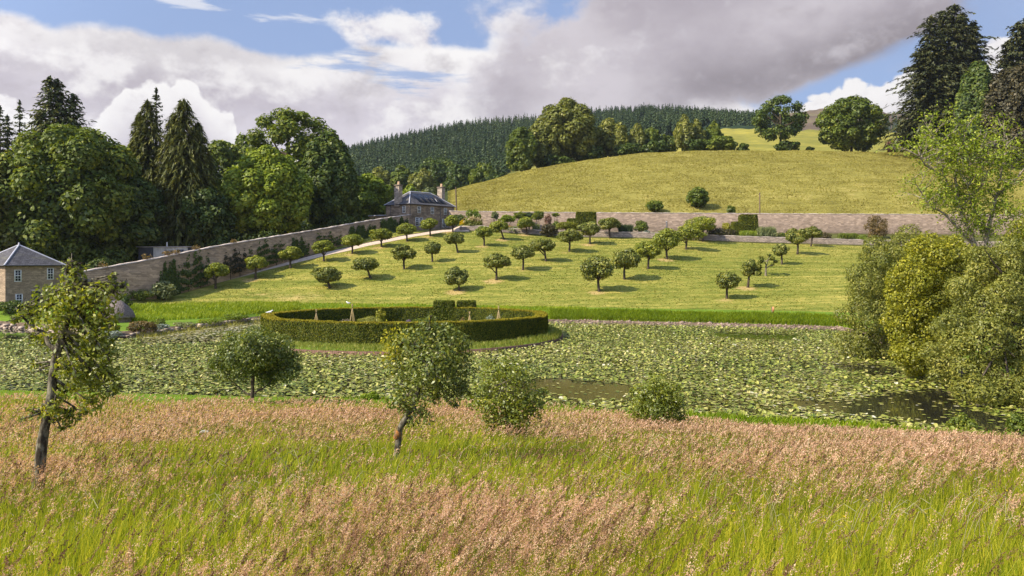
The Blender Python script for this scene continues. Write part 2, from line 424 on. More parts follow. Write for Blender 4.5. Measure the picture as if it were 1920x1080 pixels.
# rows of the terrain sheet: (Y(px), z(px)) - each is a line the eye can follow in the photo
def rowset():
    R = []
    c = lambda v: (lambda px: np.full_like(np.asarray(px, float), v))
    R.append((c(-60.0), c(9.4)))
    R.append((c(-8.0), c(7.0)))
    R.append((c(0.0), c(6.4)))
    R.append((lambda px: near(px)*0.5, lambda px: 6.4 - 0.16*near(px)*0.5))
    R.append((lambda px: near(px) - np.interp(px, [300, 700, 900, 1250, 1400, 1800], [7.6, 6.2, 3.6, 4.8, 5.8, 4.4]),
              kn((-900, 0.85), (600, 0.75), (900, 0.47), (1250, 0.55), (1900, 0.5))))          # 4 meadow edge
    R.append((near, c(0.06)))                                                                # 5 near shore
    R.append((lambda px: near(px) + 1.2, c(-0.7)))
    R.append((lambda px: np.maximum(far(px) - 3.0, near(px) + 1.5), kn((-900, -0.7), (240, -0.7), (330, -0.5), (470, -0.5), (620, -0.7), (2700, -0.7))))
    R.append((far, c(0.04)))                                                                 # 8 far shore
    R.append((lambda px: far(px) + np.interp(px, [0, 240, 500, 1000, 1560, 1620, 1700], [2, 3, 1.2, 1.4, 1.0, 2, 2]),
              kn((-900, 0.8), (100, 0.6), (240, 0.45), (500, 0.5), (1040, 0.3), (1570, 0.3), (1650, 0.6), (2700, 0.8))))   # 9 top of stones / bed
    R.append((kn((-900, 100), (0, 100), (200, 98), (300, 100), (420, 104), (500, 109), (760, 109), (1040, 104.8), (1200, 101.8), (1400, 98), (1570, 94.5), (1640, 86), (1700, 78), (1920, 62), (2700, 52)),
              kn((-900, 1.9), (0, 1.9), (200, 0.75), (300, 0.7), (420, 0.8), (500, 1.15), (1040, 1.25), (1570, 1.15), (1700, 1.2), (2700, 1.8))))   # 10 bank top
    R.append((kn((-900, 104), (0, 104), (200, 106), (300, 112), (500, 113), (760, 112), (1040, 107.5), (1200, 105), (1400, 102.5), (1570, 99), (1700, 92), (1920, 85), (2700, 80)),
              kn((-900, 2.4), (0, 2.4), (200, 1.75), (300, 1.65), (760, 1.75), (1040, 1.6), (1570, 1.5), (1920, 1.7), (2700, 2.2))))   # 11 foot of the lawn slope
    R.append((c(165.0), kn((-900, 5), (0, 8.5), (300, 11.6), (600, 13.4), (850, 13.9), (900, 13.9), (1000, 13.1), (1100, 12.55), (1200, 12.4), (1400, 11.5), (1600, 10.9), (1920, 10.3), (2700, 9.5))))  # 12 foot of terrace wall
    R.append((c(166.2), kn((-900, 5), (0, 8.6), (300, 11.7), (600, 13.6), (845, 14.2), (862, 15.1), (1000, 14.35), (1100, 13.8), (1200, 13.7), (1400, 12.8), (1600, 12.2), (1920, 11.6), (2700, 10.7))))  # 13 terrace
    R.append((c(180.6), kn((-900, 5), (0, 9.5), (300, 12.4), (600, 14.2), (850, 15.0), (1100, 14.4), (1600, 14.0), (1920, 13.7), (2700, 12))))   # 14 back wall
    R.append((c(184), kn((-900, 5), (0, 9.7), (300, 12.6), (600, 14.5), (760, 15.2), (850, 16.0), (950, 15.9), (1100, 16.0), (1600, 15.7), (1920, 15.2), (2700, 13))))
    crY = kn((-900, 230), (300, 225), (600, 228), (760, 238), (850, 250), (950, 272), (1000, 280), (1100, 292), (1200, 300), (2700, 300))
    cry = kn((-900, 470), (0, 455), (300, 440), (600, 408), (760, 384), (850, 357), (950, 330), (1000, 318), (1100, 301), (1200, 289), (1300, 284), (1500, 283.5), (1740, 289), (1920, 292), (2700, 310))
    crz = lambda px: zz(cry(px), crY(px))
    b0 = R[-1][1]
    for fy, fz in ((0.22, 0.32), (0.5, 0.65), (0.78, 0.895)):
        R.append((lambda px, fy=fy: 184 + fy*(crY(px)-184), lambda px, fz=fz: b0(px) + fz*(crz(px)-b0(px))))
    R.append((crY, crz))                                                                     # 19 crest
    R.append((lambda px: crY(px)+18, lambda px: crz(px)+0.6))
    R.append((lambda px: crY(px)+60, lambda px: crz(px)-3.5))
    R.append((c(430.0), kn((-900, 20), (0, 20), (300, 25), (600, 32), (760, 40), (850, 45), (1000, 52), (1200, 58), (1340, 65.5), (1500, 66), (1700, 64), (1920, 58), (2700, 50))))
    R.append((c(560.0), kn((-900, 30), (300, 45), (655, 63), (850, 70), (1000, 74), (1230, 92), (1340, 99.5), (1420, 100.5), (1500, 99), (1640, 97.5), (1700, 96), (1920, 88), (2700, 70))))   # far field top
    ridge = kn((-900, 380), (300, 345), (560, 305), (655, 289), (750, 269), (850, 251), (950, 239), (1030, 229), (1120, 221), (1200, 219), (1300, 222), (1400, 230), (1460, 240), (1560, 255), (1700, 258), (1920, 262), (2700, 300))
    R.append((c(850.0), lambda px: zz(ridge(px), 850.0)))                                    # 24 ridge
    moor = kn((-900, 420), (300, 380), (655, 320), (950, 268), (1200, 245), (1400, 226), (1480, 213), (1540, 204), (1600, 204.5), (1650, 209), (1680, 214), (1760, 222), (1920, 232), (2700, 300))
    R.append((c(1150.0), lambda px: zz(np.maximum(ridge(px), moor(px))+14, 1150.0)))
    R.append((c(1650.0), lambda px: zz(moor(px), 1650.0)))
    R.append((c(2600.0), lambda px: zz(moor(px)+24, 2600.0)))
    R.append((c(2750.0), lambda px: zz(moor(px)+40, 2750.0)))
    return R
ROWS = rowset()
SUB = [3, 4, 14, 14, 6, 3, 20, 4, 3, 5, 4, 44, 3, 5, 2, 4, 6, 6, 5, 4, 5, 6, 8, 12, 8, 8, 4, 3]
PXS = np.unique(np.concatenate([np.linspace(-900, -120, 30), np.linspace(-120, 2040, 361), np.linspace(2040, 2800, 30), [845.0]]))
def YW(Y): return np.maximum(Y, 9.0)

def bumps(X, Y):
    return (np.sin(X*0.21+1.3)*np.sin(Y*0.17+0.4) + 0.5*np.sin(X*0.53+Y*0.31) + 0.5*np.sin(X*0.11-Y*0.37+2))*0.5

def bump_amp(Y): return np.interp(Y, [4, 12, 40, 50, 100, 112, 160, 166, 182, 200, 290, 320, 500, 800], [0.03, 0.08, 0.04, 0, 0, 0.10, 0.10, 0.0, 0, 0.25, 0.35, 0.3, 1.0, 2.0])

def ground(X, Y):
    """terrain height at world X, Y (arrays)"""
    X = np.atleast_1d(np.asarray(X, float)); Y = np.atleast_1d(np.asarray(Y, float)); X, Y = np.broadcast_arrays(X, Y)
    px = 960 + F*X/YW(Y)
    ys = np.stack([f(px) for f, _ in ROWS]); z_ = np.stack([g(px) for _, g in ROWS])
    ys = np.maximum.accumulate(ys + np.arange(len(ROWS))[:, None]*1e-4, axis=0)
    i = np.clip((ys <= Y).sum(0)-1, 0, len(ROWS)-2); k = np.arange(len(Y))
    t = np.clip((Y-ys[i, k])/(ys[i+1, k]-ys[i, k]), 0, 1)
    return z_[i, k]*(1-t) + z_[i+1, k]*t + bumps(X, Y)*bump_amp(Y)

def hit(px, py, y0, y1):
    """first ground point on the ray through photo pixel (px, py) between distances y0 and y1"""
    Y = np.linspace(y0, y1, 700); X = (px-960)/F*Y; Z = ground(X, Y)
    q = HOR - (Z-CAMZ)/Y*F
    k = np.argmax(q <= py) if (q <= py).any() else int(np.argmin(np.abs(q-py)))
    return np.array([X[k], Y[k], Z[k]])

def G(px, Y):
    X = (px-960)/F*Y; return np.array([X, Y, float(ground(X, Y)[0])])

def strip(r0, r1, lo=-900, hi=2800, sub=None):
    """terrain sheet between two rows, for photo columns lo..hi"""
    pxs = PXS[(PXS >= lo) & (PXS <= hi)]
    Yl = []
    for r in range(r0, r1):
        a, b = ROWS[r][0](pxs), ROWS[r+1][0](pxs); n = SUB[r] if sub is None else sub
        b = np.maximum(b, a+1e-3)
        for k in range(n): Yl.append(a + (b-a)*k/n)
    Yl.append(np.maximum(ROWS[r1][0](pxs), Yl[-1]+1e-3))
    Y = np.stack(Yl); X = (pxs[None]-960)/F*YW(Y)
    Z = ground(X.ravel(), Y.ravel())
    V = np.stack([X.ravel(), Y.ravel(), Z], 1); m, n = Y.shape
    i = (np.arange(m-1)[:, None]*n + np.arange(n-1)[None]).ravel()
    return V, np.stack([i, i+1, i+n+1, i+n], 1)

m_meadow = turf('meadow_soil', [(0, (0.045, 0.05, 0.014)), (0.5, (0.09, 0.095, 0.025)), (1, (0.15, 0.125, 0.05))], 0.3, 0.4, 3)
m_lawn = turf('mown_lawn', [(0, (0.095, 0.12, 0.018)), (0.35, (0.172, 0.18, 0.030)), (0.7, (0.245, 0.228, 0.046)), (1, (0.38, 0.31, 0.075))],
              0.42, 1.0, 2.4, patch=(0.44, 0.31, 0.13), bump=0.14, stripe=0.34)
m_bank = turf('bank_turf', [(0, (0.07, 0.12, 0.012)), (0.5, (0.12, 0.19, 0.02)), (1, (0.19, 0.25, 0.03))], 0.3, 0.5, 3)
m_field = turf('hay_field', [(0, (0.12, 0.105, 0.024)), (0.35, (0.19, 0.165, 0.036)), (0.7, (0.255, 0.222, 0.052)), (1, (0.34, 0.275, 0.09))], 0.13, 0.34, 0.9, bump=0.8, stripe=0.10)
m_farfield = turf('far_pasture', [(0, (0.15, 0.15, 0.03)), (0.5, (0.22, 0.20, 0.04)), (1, (0.34, 0.28, 0.05))], 0.012, 0.06, 0.3, bump=0.4)
m_wood = turf('woodland_soil', [(0, (0.02, 0.022, 0.008)), (0.5, (0.035, 0.045, 0.012)), (1, (0.06, 0.07, 0.02))])
m_hill = turf('forest_soil', [(0, (0.012, 0.022, 0.012)), (0.5, (0.02, 0.035, 0.015)), (1, (0.035, 0.05, 0.02))], 0.05, 0.05, 0.5)
m_moor = turf('heather_moor', [(0, (0.075, 0.055, 0.035)), (0.45, (0.12, 0.085, 0.055)), (0.7, (0.15, 0.12, 0.06)), (1, (0.15, 0.17, 0.06))], 0.006, 0.02, 0.06)
m_mud = plain('pond_mud', (0.07, 0.055, 0.03), 0.9, 0.4, 0.6)
m_soil = turf('border_soil', [(0, (0.05, 0.045, 0.02)), (0.5, (0.08, 0.08, 0.025)), (1, (0.12, 0.13, 0.03))], 0.4, 0.4, 3)
m_shore = plain('shore_earth', (0.13, 0.088, 0.055), 0.95, 0.5, 1.5, bump=0.2)

def sheet(name, r0, r1, mat, lo=-900, hi=2800, tone=None, sub=None):
    V, q = strip(r0, r1, lo, hi, sub)
    return mk(name, V, q, mat, smooth=True, kind='structure', tone=None if tone is None else tone(V))

sheet('meadow_ground', 0, 4, m_meadow)
sheet('mown_strip', 4, 5, m_bank)
sheet('pond_bed', 5, 8, m_mud)
sheet('pond_shore', 8, 9, m_shore)
sheet('bank', 9, 11, m_bank)
sheet('terrace_ground', 12, 15, m_soil, 845)
sheet('woodland_ground', 12, 19, m_wood, -900, 845)
sheet('hay_field', 15, 20, m_field, 845)
sheet('valley_ground', 20, 22, m_farfield, 845)
sheet('valley_wood_ground', 19, 23, m_wood, -900, 845)
sheet('far_field', 22, 23, m_farfield, 845)
sheet('forest_hill', 23, 25, m_hill, -900, 2800)
sheet('moor_hill', 25, 28, m_moor, -200, 2500)
Vg = np.array([[-2850, -2850, -6], [2850, -2850, -6], [2850, 2850, -6], [-2850, 2850, -6.0]])
mk('ground', Vg, np.array([[0, 1, 2, 3]]), m_wood, kind='structure')

# orchard trees: photo foot x, foot y, crown top y, crown left, crown right  (row by row, from the pond upward)
ORCH = [
    ('the row beside the gravel path', [(404, 541, 490, 384, 428), (479, 523, 477, 458, 502), (545, 503, 461, 522, 569), (607, 490, 449, 584, 629), (660, 476, 438, 637, 683), (715, 463, 427, 692, 736), (763, 453, 417, 741, 782), (807, 443, 409, 788, 824), (849, 436, 403, 832, 863)]),
    ('second row from the path', [(619, 540, 498, 582, 641), (696, 522, 481, 657, 711), (758, 505, 458, 733, 783), (811, 491, 452, 794, 827), (859, 474, 434, 832, 871), (908, 461, 423, 890, 924), (946, 449, 412, 917, 953), (987, 440, 406, 969, 1003)]),
    ('the middle row', [(861, 545, 498, 832, 878), (931, 525, 474, 903, 958), (980, 506, 459, 958, 1003), (1024, 490, 445, 993, 1045), (1067, 472, 428, 1043, 1093), (1106, 458, 415, 1082, 1129), (1143, 446, 405, 1118, 1164)]),
    ('the fourth row', [(1124, 547, 476, 1087, 1154), (1171, 524, 464, 1143, 1202), (1215, 504, 450, 1189, 1240), (1251, 486, 427, 1220, 1276), (1286, 468, 420, 1262, 1322), (1318, 453, 404, 1284, 1350)]),
    ('the row nearest the willows', [(1363, 560, 508, 1337, 1386), (1402, 539, 485, 1385, 1428), (1436, 517, 473, 1421, 1457), (1466, 496, 456, 1449, 1480), (1495, 477, 427, 1471, 1520), (1520, 462, 423, 1505, 1541)]),
]
FEET = []
for row, L in ORCH:
    for (px, py, *_r) in L: FEET.append(hit(px, py, 100 if px > 900 else 108, 166))
FEETA = np.array(FEET)
def straw(V):
    o = np.zeros(len(V))
    for f in FEETA:
        dx = (V[:, 0]-f[0]+0.5)/1.9; dy = (V[:, 1]-f[1]+0.8)/2.0
        o = np.maximum(o, np.exp(-(dx*dx+dy*dy))*(0.55+0.45*math.sin(f[0]*7.1)))
    for px, py, rx, ry, a in ((560, 558, 7, 4, .55), (500, 552, 6, 3, .5), (1545, 520, 5, 3, .25), (1290, 500, 6, 3, .3), (705, 545, 5, 2, .35)):
        f = hit(px, py, 105, 160); o = np.maximum(o, a*np.exp(-((V[:, 0]-f[0])/rx)**2-((V[:, 1]-f[1])/ry)**2))
    return o
sheet('lawn', 11, 12, m_lawn, tone=straw)

# ------------------------------------------------------------------ water
def build_water():
    m, t, out = new_mat('pond_water')
    b = t.nodes.new('ShaderNodeBsdfPrincipled')
    b.inputs['Base Color'].default_value = (0.016, 0.015, 0.010, 1); b.inputs['Roughness'].default_value = 0.02
    b.inputs['IOR'].default_value = 1.33; b.inputs['Specular IOR Level'].default_value = 0.5
    p = position(t); n = noise(t, mapping(t, p, (1.2, 2.6, 1)), 1.0, 3, 0.5)
    bp = t.nodes.new('ShaderNodeBump'); bp.inputs['Distance'].default_value = 0.008; bp.inputs['Strength'].default_value = 0.35
    t.links.new(n.s, bp.inputs['Height']); t.links.new(bp.outputs[0], b.inputs['Normal'])
    t.links.new(b.outputs[0], out.inputs[0])
    pxs = np.linspace(-900, 2700, 180)
    a = near(pxs)-0.15; c = far(pxs)+0.15
    V = np.concatenate([np.stack([(pxs-960)/F*a, a, np.zeros_like(a)], 1), np.stack([(pxs-960)/F*c, c, np.zeros_like(c)], 1)])
    n_ = len(pxs); i = np.arange(n_-1)
    mk('pond_water', V, np.stack([i, i+1, i+1+n_, i+n_], 1), m, kind='structure')
build_water()
# ------------------------------------------------------------------ walls, path, buildings
m_wall = stone('rubble_wall_stone', (0.50, 0.345, 0.20), (0.39, 0.27, 0.16), (0.27, 0.19, 0.115), 0.8, 0.26, (0.20, 0.155, 0.11), 0.6)
m_backwall = stone('pale_wall_stone', (0.37, 0.275, 0.20), (0.30, 0.225, 0.17), (0.25, 0.185, 0.14), 0.75, 0.26, (0.22, 0.165, 0.125), 0.5)
m_house = stone('house_stone', (0.40, 0.30, 0.21), (0.31, 0.235, 0.165), (0.17, 0.13, 0.10), 0.7, 0.3, (0.11, 0.085, 0.065), 0.7)
m_cottage = stone('cottage_stone', (0.50, 0.37, 0.25), (0.38, 0.28, 0.19), (0.21, 0.165, 0.125), 0.5, 0.17, (0.22, 0.165, 0.12), 0.4)
m_dry = stone('dry_stone', (0.36, 0.29, 0.23), (0.24, 0.19, 0.15), (0.06, 0.05, 0.035), 0.6, 0.24, (0.13, 0.11, 0.08), 0.6)
m_coping = plain('coping_stone', (0.47, 0.39, 0.33), 0.9, 0.35, 0.9)
m_slate = stone('roof_slate', (0.135, 0.125, 0.13), (0.10, 0.095, 0.10), (0.05, 0.048, 0.05), 0.32, 0.22, (0.16, 0.15, 0.10), 0.6)
m_lead = plain('ridge_lead', (0.46, 0.45, 0.48), 0.5, 0.12, 2.0)
m_white = plain('white_paint', (0.78, 0.77, 0.73), 0.5, 0.05, 2.0)
m_glass = plain('window_glass', (0.012, 0.014, 0.017), 0.08, 0.1, 1.0, spec=0.6)
m_pot = plain('clay_pot', (0.50, 0.34, 0.21), 0.85, 0.2, 4.0)
m_black = plain('dark_metal', (0.025, 0.024, 0.026), 0.6, 0.2, 3.0)
m_pipe = plain('grey_pipe', (0.10, 0.095, 0.095), 0.6, 0.2, 3.0)
m_panel = plain('solar_panel', (0.007, 0.008, 0.012), 0.25, 0.2, 0.4, spec=0.35)
m_path = plain('path_gravel', (0.52, 0.40, 0.30), 0.95, 0.18, 2.5, bump=0.02)
m_board = plain('edging_board', (0.07, 0.05, 0.035), 0.9, 0.3, 4)
m_wood = plain('weathered_wood', (0.16, 0.11, 0.075), 0.9, 0.35, 5)
m_thatch = plain('grey_thatch', (0.165, 0.13, 0.115), 0.95, 0.45, 6, bump=0.08)

# the long left wall: photo column, distance, row of its top
LW = [(119, 105.4, 514), (150, 107.6, 509.5), (290, 115.0, 484.5), (404, 125.2, 461.5), (500, 135.4, 445.5), (600, 147.0, 429.5), (690, 160.0, 413.5), (772, 172.6, 401.5)]
LWX = np.array([(px-960)/F*Y for px, Y, _ in LW]); LWY = np.array([Y for _, Y, _ in LW]); LWT = np.array([zz(t, Y) for _, Y, t in LW])
def wall_run(X, Y, top, base, thick, nrm, step=0.8):
    """solid wall along a polyline: V, quads, uv"""
    s = np.concatenate([[0], np.cumsum(np.hypot(np.diff(X), np.diff(Y)))])
    n = max(2, int(s[-1]/step)); ss = np.linspace(0, s[-1], n)
    x, y, t, b = (np.interp(ss, s, v) for v in (X, Y, top, base))
    t = t + 0.03*np.sin(ss*1.7) + 0.02*np.sin(ss*4.1+1)
    nx, ny = nrm
    V = []; U = []
    for dx, z_ in ((0, b), (0, t), (-thick, t), (-thick, b)):
        V.append(np.stack([x+nx*dx, y+ny*dx, z_], 1)); U.append(np.stack([ss, z_ + (0 if dx == 0 else 0.37)], 1))
    V = np.concatenate(V); U = np.concatenate(U); i = np.arange(n-1); q = []
    for a in range(3): q.append(np.stack([a*n+i, a*n+i+1, (a+1)*n+i+1, (a+1)*n+i], 1))
    q = np.concatenate(q); e = np.array([[0, n, 2*n, 3*n], [n-1, 4*n-1, 3*n-1, 2*n-1]])
    return V, np.concatenate([q, e]), U
def make_wall(name, label, X, Y, top, base, thick, nrm, mat, cop=0.12, over=0.05):
    X, Y, top, base = map(np.asarray, (X, Y, top, base))
    t = thing(name, label, 'wall', (X[0], Y[0], base[0]))
    V, q, U = wall_run(X, Y, top, base, thick, nrm); mk('masonry', V, q, mat, t, uv=U)
    n_ = np.array(nrm)
    V, q, U = wall_run(X+nrm[0]*over, Y+nrm[1]*over, top+cop, top-0.02, thick+2*over, nrm, 0.6); mk('coping', V, q, m_coping, t, uv=U)
    return t
LWB = ground(LWX, LWY) - 0.5
d_ = np.array([LWX[-1]-LWX[0], LWY[-1]-LWY[0]]); d_ /= np.linalg.norm(d_); LWN = np.array([d_[1], -d_[0]])     # faces the lawn
make_wall('stone_wall', 'long rubble stone wall climbing the left side from the cottage to the house', LWX, LWY, LWT-0.1, LWB, 0.7, LWN, m_wall)
bpx = np.array([842, 900, 1000, 1200, 1400, 1600, 1705, 1900, 2100.]); BY = 180.0
bx = (bpx-960)/F*BY; btop = zz(np.array([396, 396.5, 398, 399.3, 400.5, 401.5, 402, 403, 404.]), BY)
make_wall('stone_wall', 'pale stone wall running level across the foot of the hay field', bx, np.full_like(bx, BY), btop, ground(bx, np.full_like(bx, BY))-0.6, 0.7, (0, -1), m_backwall, 0.10, 0.04)
tpx = np.array([862, 900, 1000, 1100, 1200, 1400, 1600, 1700, 1900.]); TY = 165.2
tx = (tpx-960)/F*TY; tb = ground(tx, np.full_like(tx, 164.8)); 
make_wall('retaining_wall', 'low dry stone retaining wall along the top of the lawn', tx, np.full_like(tx, TY), tb+np.array([.9, 1.15, 1.1, 1.25, 1.3, 1.35, 1.3, 1.3, 1.3]), tb-0.4, 0.9, (0, -1), m_dry, 0.08, 0.03)
# low dry stone edge of the planted bed by the pond
epx = np.array([-60, 20, 75, 130, 200, 240, 300, 345, 400, 450, 488.]); ey = far(epx)-0.1; ex = (epx-960)/F*ey
t = thing('pond_edge_wall', 'crumbling low dry stone edging between the planted bed and the pond', 'wall', (ex[4], ey[4], 0))
r = rg(91); parts = []; U = []
for i in range(len(ex)-1):
    L = math.hypot(ex[i+1]-ex[i], ey[i+1]-ey[i]); n = int(L/0.55)
    for k in range(n):
        for lv in range(3):
            f = (k + (lv % 2)*0.5)/n; x, y = ex[i]+(ex[i+1]-ex[i])*f, ey[i]+(ey[i+1]-ey[i])*f
            if lv == 2 and r.random() < 0.45: continue
            w, h, dp = r.uniform(0.3, 0.75), r.uniform(0.14, 0.24), r.uniform(0.3, 0.5)
            fr = Frame((x+r.normal()*0.05, y+r.normal()*0.08, -0.1+lv*0.2), math.atan2(ey[i+1]-ey[i], ex[i+1]-ex[i])+r.normal()*0.12)
            V, q = box((-w/2, -dp/2, 0), (w/2, dp/2, h)); V = fr(V + r.normal(size=V.shape)*0.03); parts.append((V, q))
V, ps = join(parts); mk('masonry', V, ps, plain('edge_stone', (0.33, 0.26, 0.20), 0.95, 0.45, 1.2), t)

# gravel path beside the wall
pp = np.array([hit(px, py, 98, 172)[:2] for px, py in ((205, 566), (255, 557), (325, 545.5), (400, 529), (470, 511), (540, 493.5), (620, 474.5), (690, 458.5), (760, 444.5), (830, 433.5), (880, 429))])
s = np.concatenate([[0], np.cumsum(np.hypot(*np.diff(pp, axis=0).T))]); ss = np.linspace(0, s[-1], 160)
c = np.stack([np.interp(ss, s, pp[:, 0]), np.interp(ss, s, pp[:, 1])], 1); k = np.ones(9)/9
for a in range(2): c[4:-4, a] = np.convolve(c[:, a], k, 'valid')
c_path_pts = c.copy(); tn = norm(np.gradient(c, axis=0)); nn = np.stack([tn[:, 1], -tn[:, 0]], 1)
def ribbon(a, b, up, n=4):
    rows = []
    for j in range(n+1):
        q = c + nn*(a+(b-a)*j/n + 0.06*np.sin(ss*0.9+j)[:, None]*(j in (0, n))); rows.append(np.column_stack([q, ground(q[:, 0], q[:, 1])+up]))
    V = np.concatenate(rows); m = len(ss); i = (np.arange(n)[:, None]*m + np.arange(m-1)[None]).ravel()
    return V, np.stack([i, i+1, i+m+1, i+m], 1)
V, q = ribbon(-1.15, 1.15, 0.05); mk('path', V, q, m_path, kind='structure', smooth=True)
t = thing('path_edging', 'thin dark board edging along the wall side of the gravel path', 'edging', (c[80][0], c[80][1], ground(*c[80])[0]))
Vt, qt = ribbon(-1.28, -1.18, 0.14, 1); Vb, qb = ribbon(-1.175, -1.17, 0.0, 1); m = len(ss)
Vs = np.concatenate([Vt[m:], Vb[m:]-[0, 0, 0.1]]); i = np.arange(m-1)
mk('board', *join([(Vt, qt), (Vs, np.stack([i, i+1, i+m+1, i+m], 1))]), m_board, t)

def quad_uv(parts):
    """faces given as world quads with metre uv: list of (4x3, uv 4x2)"""
    V = np.concatenate([p[0] for p in parts]); U = np.concatenate([p[1] for p in parts])
    return V, np.arange(len(V)).reshape(-1, 4), U

def wall_box(fr, a0, a1, b0, b1, z0, z1):
    P4 = []
    for (xa, ya, xb, yb) in ((a0, b0, a1, b0), (a1, b0, a1, b1), (a1, b1, a0, b1), (a0, b1, a0, b0)):
        L = math.hypot(xb-xa, yb-ya)
        P4.append((fr([[xa, ya, z0], [xb, yb, z0], [xb, yb, z1], [xa, ya, z1]]), np.array([[0, z0], [L, z0], [L, z1], [0, z1]])+xa*1.3+yb*0.7))
    P4.append((fr([[a0, b0, z1], [a1, b0, z1], [a1, b1, z1], [a0, b1, z1]]), np.array([[a0, b0], [a1, b0], [a1, b1], [a0, b1.__float__()]])))
    return quad_uv(P4)

def hip_roof(fr, a0, a1, b0, b1, z, rise, ov=0.3, pyramid=False):
    a0, a1, b0, b1 = a0-ov, a1+ov, b0-ov, b1+ov; h = (b1-b0)/2; bm = (b0+b1)/2
    r0, r1 = ((a0+a1)/2-0.02, (a0+a1)/2+0.02) if pyramid else (a0+h, a1-h)
    A, B, C_, D = [a0, b0, z], [a1, b0, z], [a1, b1, z], [a0, b1, z]; R0, R1 = [r0, bm, z+rise], [r1, bm, z+rise]
    sl = math.hypot(h, rise); P4 = []
    for q in ((A, B, R1, R0), (B, C_, R1, R1), (C_, D, R0, R1), (D, A, R0, R0)):
        q = np.array(q, float); L = np.linalg.norm(q[1]-q[0]); e = (q[1]-q[0])/L
        u = [float(np.dot(p-q[0], e)) for p in q]
        P4.append((fr(q), np.array([[u[0], 0], [u[1], 0], [u[2], sl], [u[3], sl]])))
    P4.append((fr([[a0, b0, z-0.12], [a1, b0, z-0.12], [a1, b1, z-0.12], [a0, b1, z-0.12]]), np.zeros((4, 2))))
    V, q, U = quad_uv(P4)
    hips = [tube(fr([p, r_]), 0.11, 5) for p, r_ in ((A, R0), (B, R1), (C_, R1), (D, R0))] + ([] if pyramid else [tube(fr([R0, R1]), 0.11, 5)])
    gut = [tube(fr([p, q_]), 0.075, 5) for p, q_ in ((A, B), (B, C_), (C_, D), (D, A))]
    return (V, q, U), hips, gut, (R0, R1)

def sash(parent, fr, side, a, b, z, w, h, cols=2, rows=2, label=None):
    """sash window set on a wall face; side 'f' = the b0 face (looks along -b), 's' = the a0 face (looks along -a)"""
    def T(V):
        V = np.asarray(V, float)
        if side == 'f': return fr(np.stack([a+V[:, 0], b-V[:, 1], z+V[:, 2]], 1))
        return fr(np.stack([a-V[:, 1], b+V[:, 0], z+V[:, 2]], 1))
    def bx(lo, hi): V, q = box(lo, hi); return T(V), q
    p = [bx((-w/2-0.08, 0.003, -0.09), (w/2+0.08, 0.07, 0.0)), bx((-w/2-0.07, 0.003, h), (w/2+0.07, 0.05, h+0.07)),
         bx((-w/2-0.07, 0.003, 0), (-w/2+0.05, 0.055, h)), bx((w/2-0.05, 0.003, 0), (w/2+0.07, 0.055, h)), bx((-w/2+0.05, 0.02, h/2-0.04), (w/2-0.05, 0.058, h/2+0.04))]
    for i in range(1, cols): x = -w/2+w*i/cols; p.append(bx((x-0.022, 0.02, 0.0), (x+0.022, 0.05, h)))
    for i in range(1, rows*2):
        if i != rows: y = h*i/(rows*2); p.append(bx((-w/2+0.05, 0.02, y-0.02), (w/2-0.05, 0.048, y+0.02)))
    V, ps = join(p); f = mk('window', V, ps, m_white, parent)
    f['_o'] = list(parent['_o'])
    V, q = bx((-w/2+0.02, 0.004, 0.02), (w/2-0.02, 0.018, h-0.02)); mk('pane', V, q, m_glass, f)

m_chim = stone('chimney_stone', (0.45, 0.37, 0.295), (0.40, 0.325, 0.26), (0.34, 0.275, 0.22), 0.8, 0.35, (0.33, 0.27, 0.21), 0.4)
def chimney(parent, fr, a, b, w, d, z0, z1):
    V, q, U = wall_box(fr, a-w/2, a+w/2, b-d/2, b+d/2, z0, z1); o = mk('chimney', V, q, m_chim, parent, uv=U); o['_o'] = list(parent['_o'])
    V, q, U = wall_box(fr, a-w/2-0.12, a+w/2+0.12, b-d/2-0.12, b+d/2+0.12, z1+0.002, z1+0.3); 
    V2, q2 = fr.box((a-w/2-0.12, b-d/2-0.12, z1), (a+w/2+0.12, b+d/2+0.12, z1+0.28)); mk('chimney_cap', V2, q2, m_dark_cap, o)
    for k in (-0.5, 0.1, 0.6)[:2]:
        zc = fr([[a+k*0.3*(w > d), b+k*0.5*(d >= w), z1+0.28], [a+k*0.3*(w > d), b+k*0.5*(d >= w), z1+1.0]]); V, q = tube(zc, [0.2, 0.16], 8); mk('chimney_pot', V, q, m_pot, o)
m_dark_cap = plain('cap_stone', (0.17, 0.13, 0.10), 0.9, 0.3, 2.0)

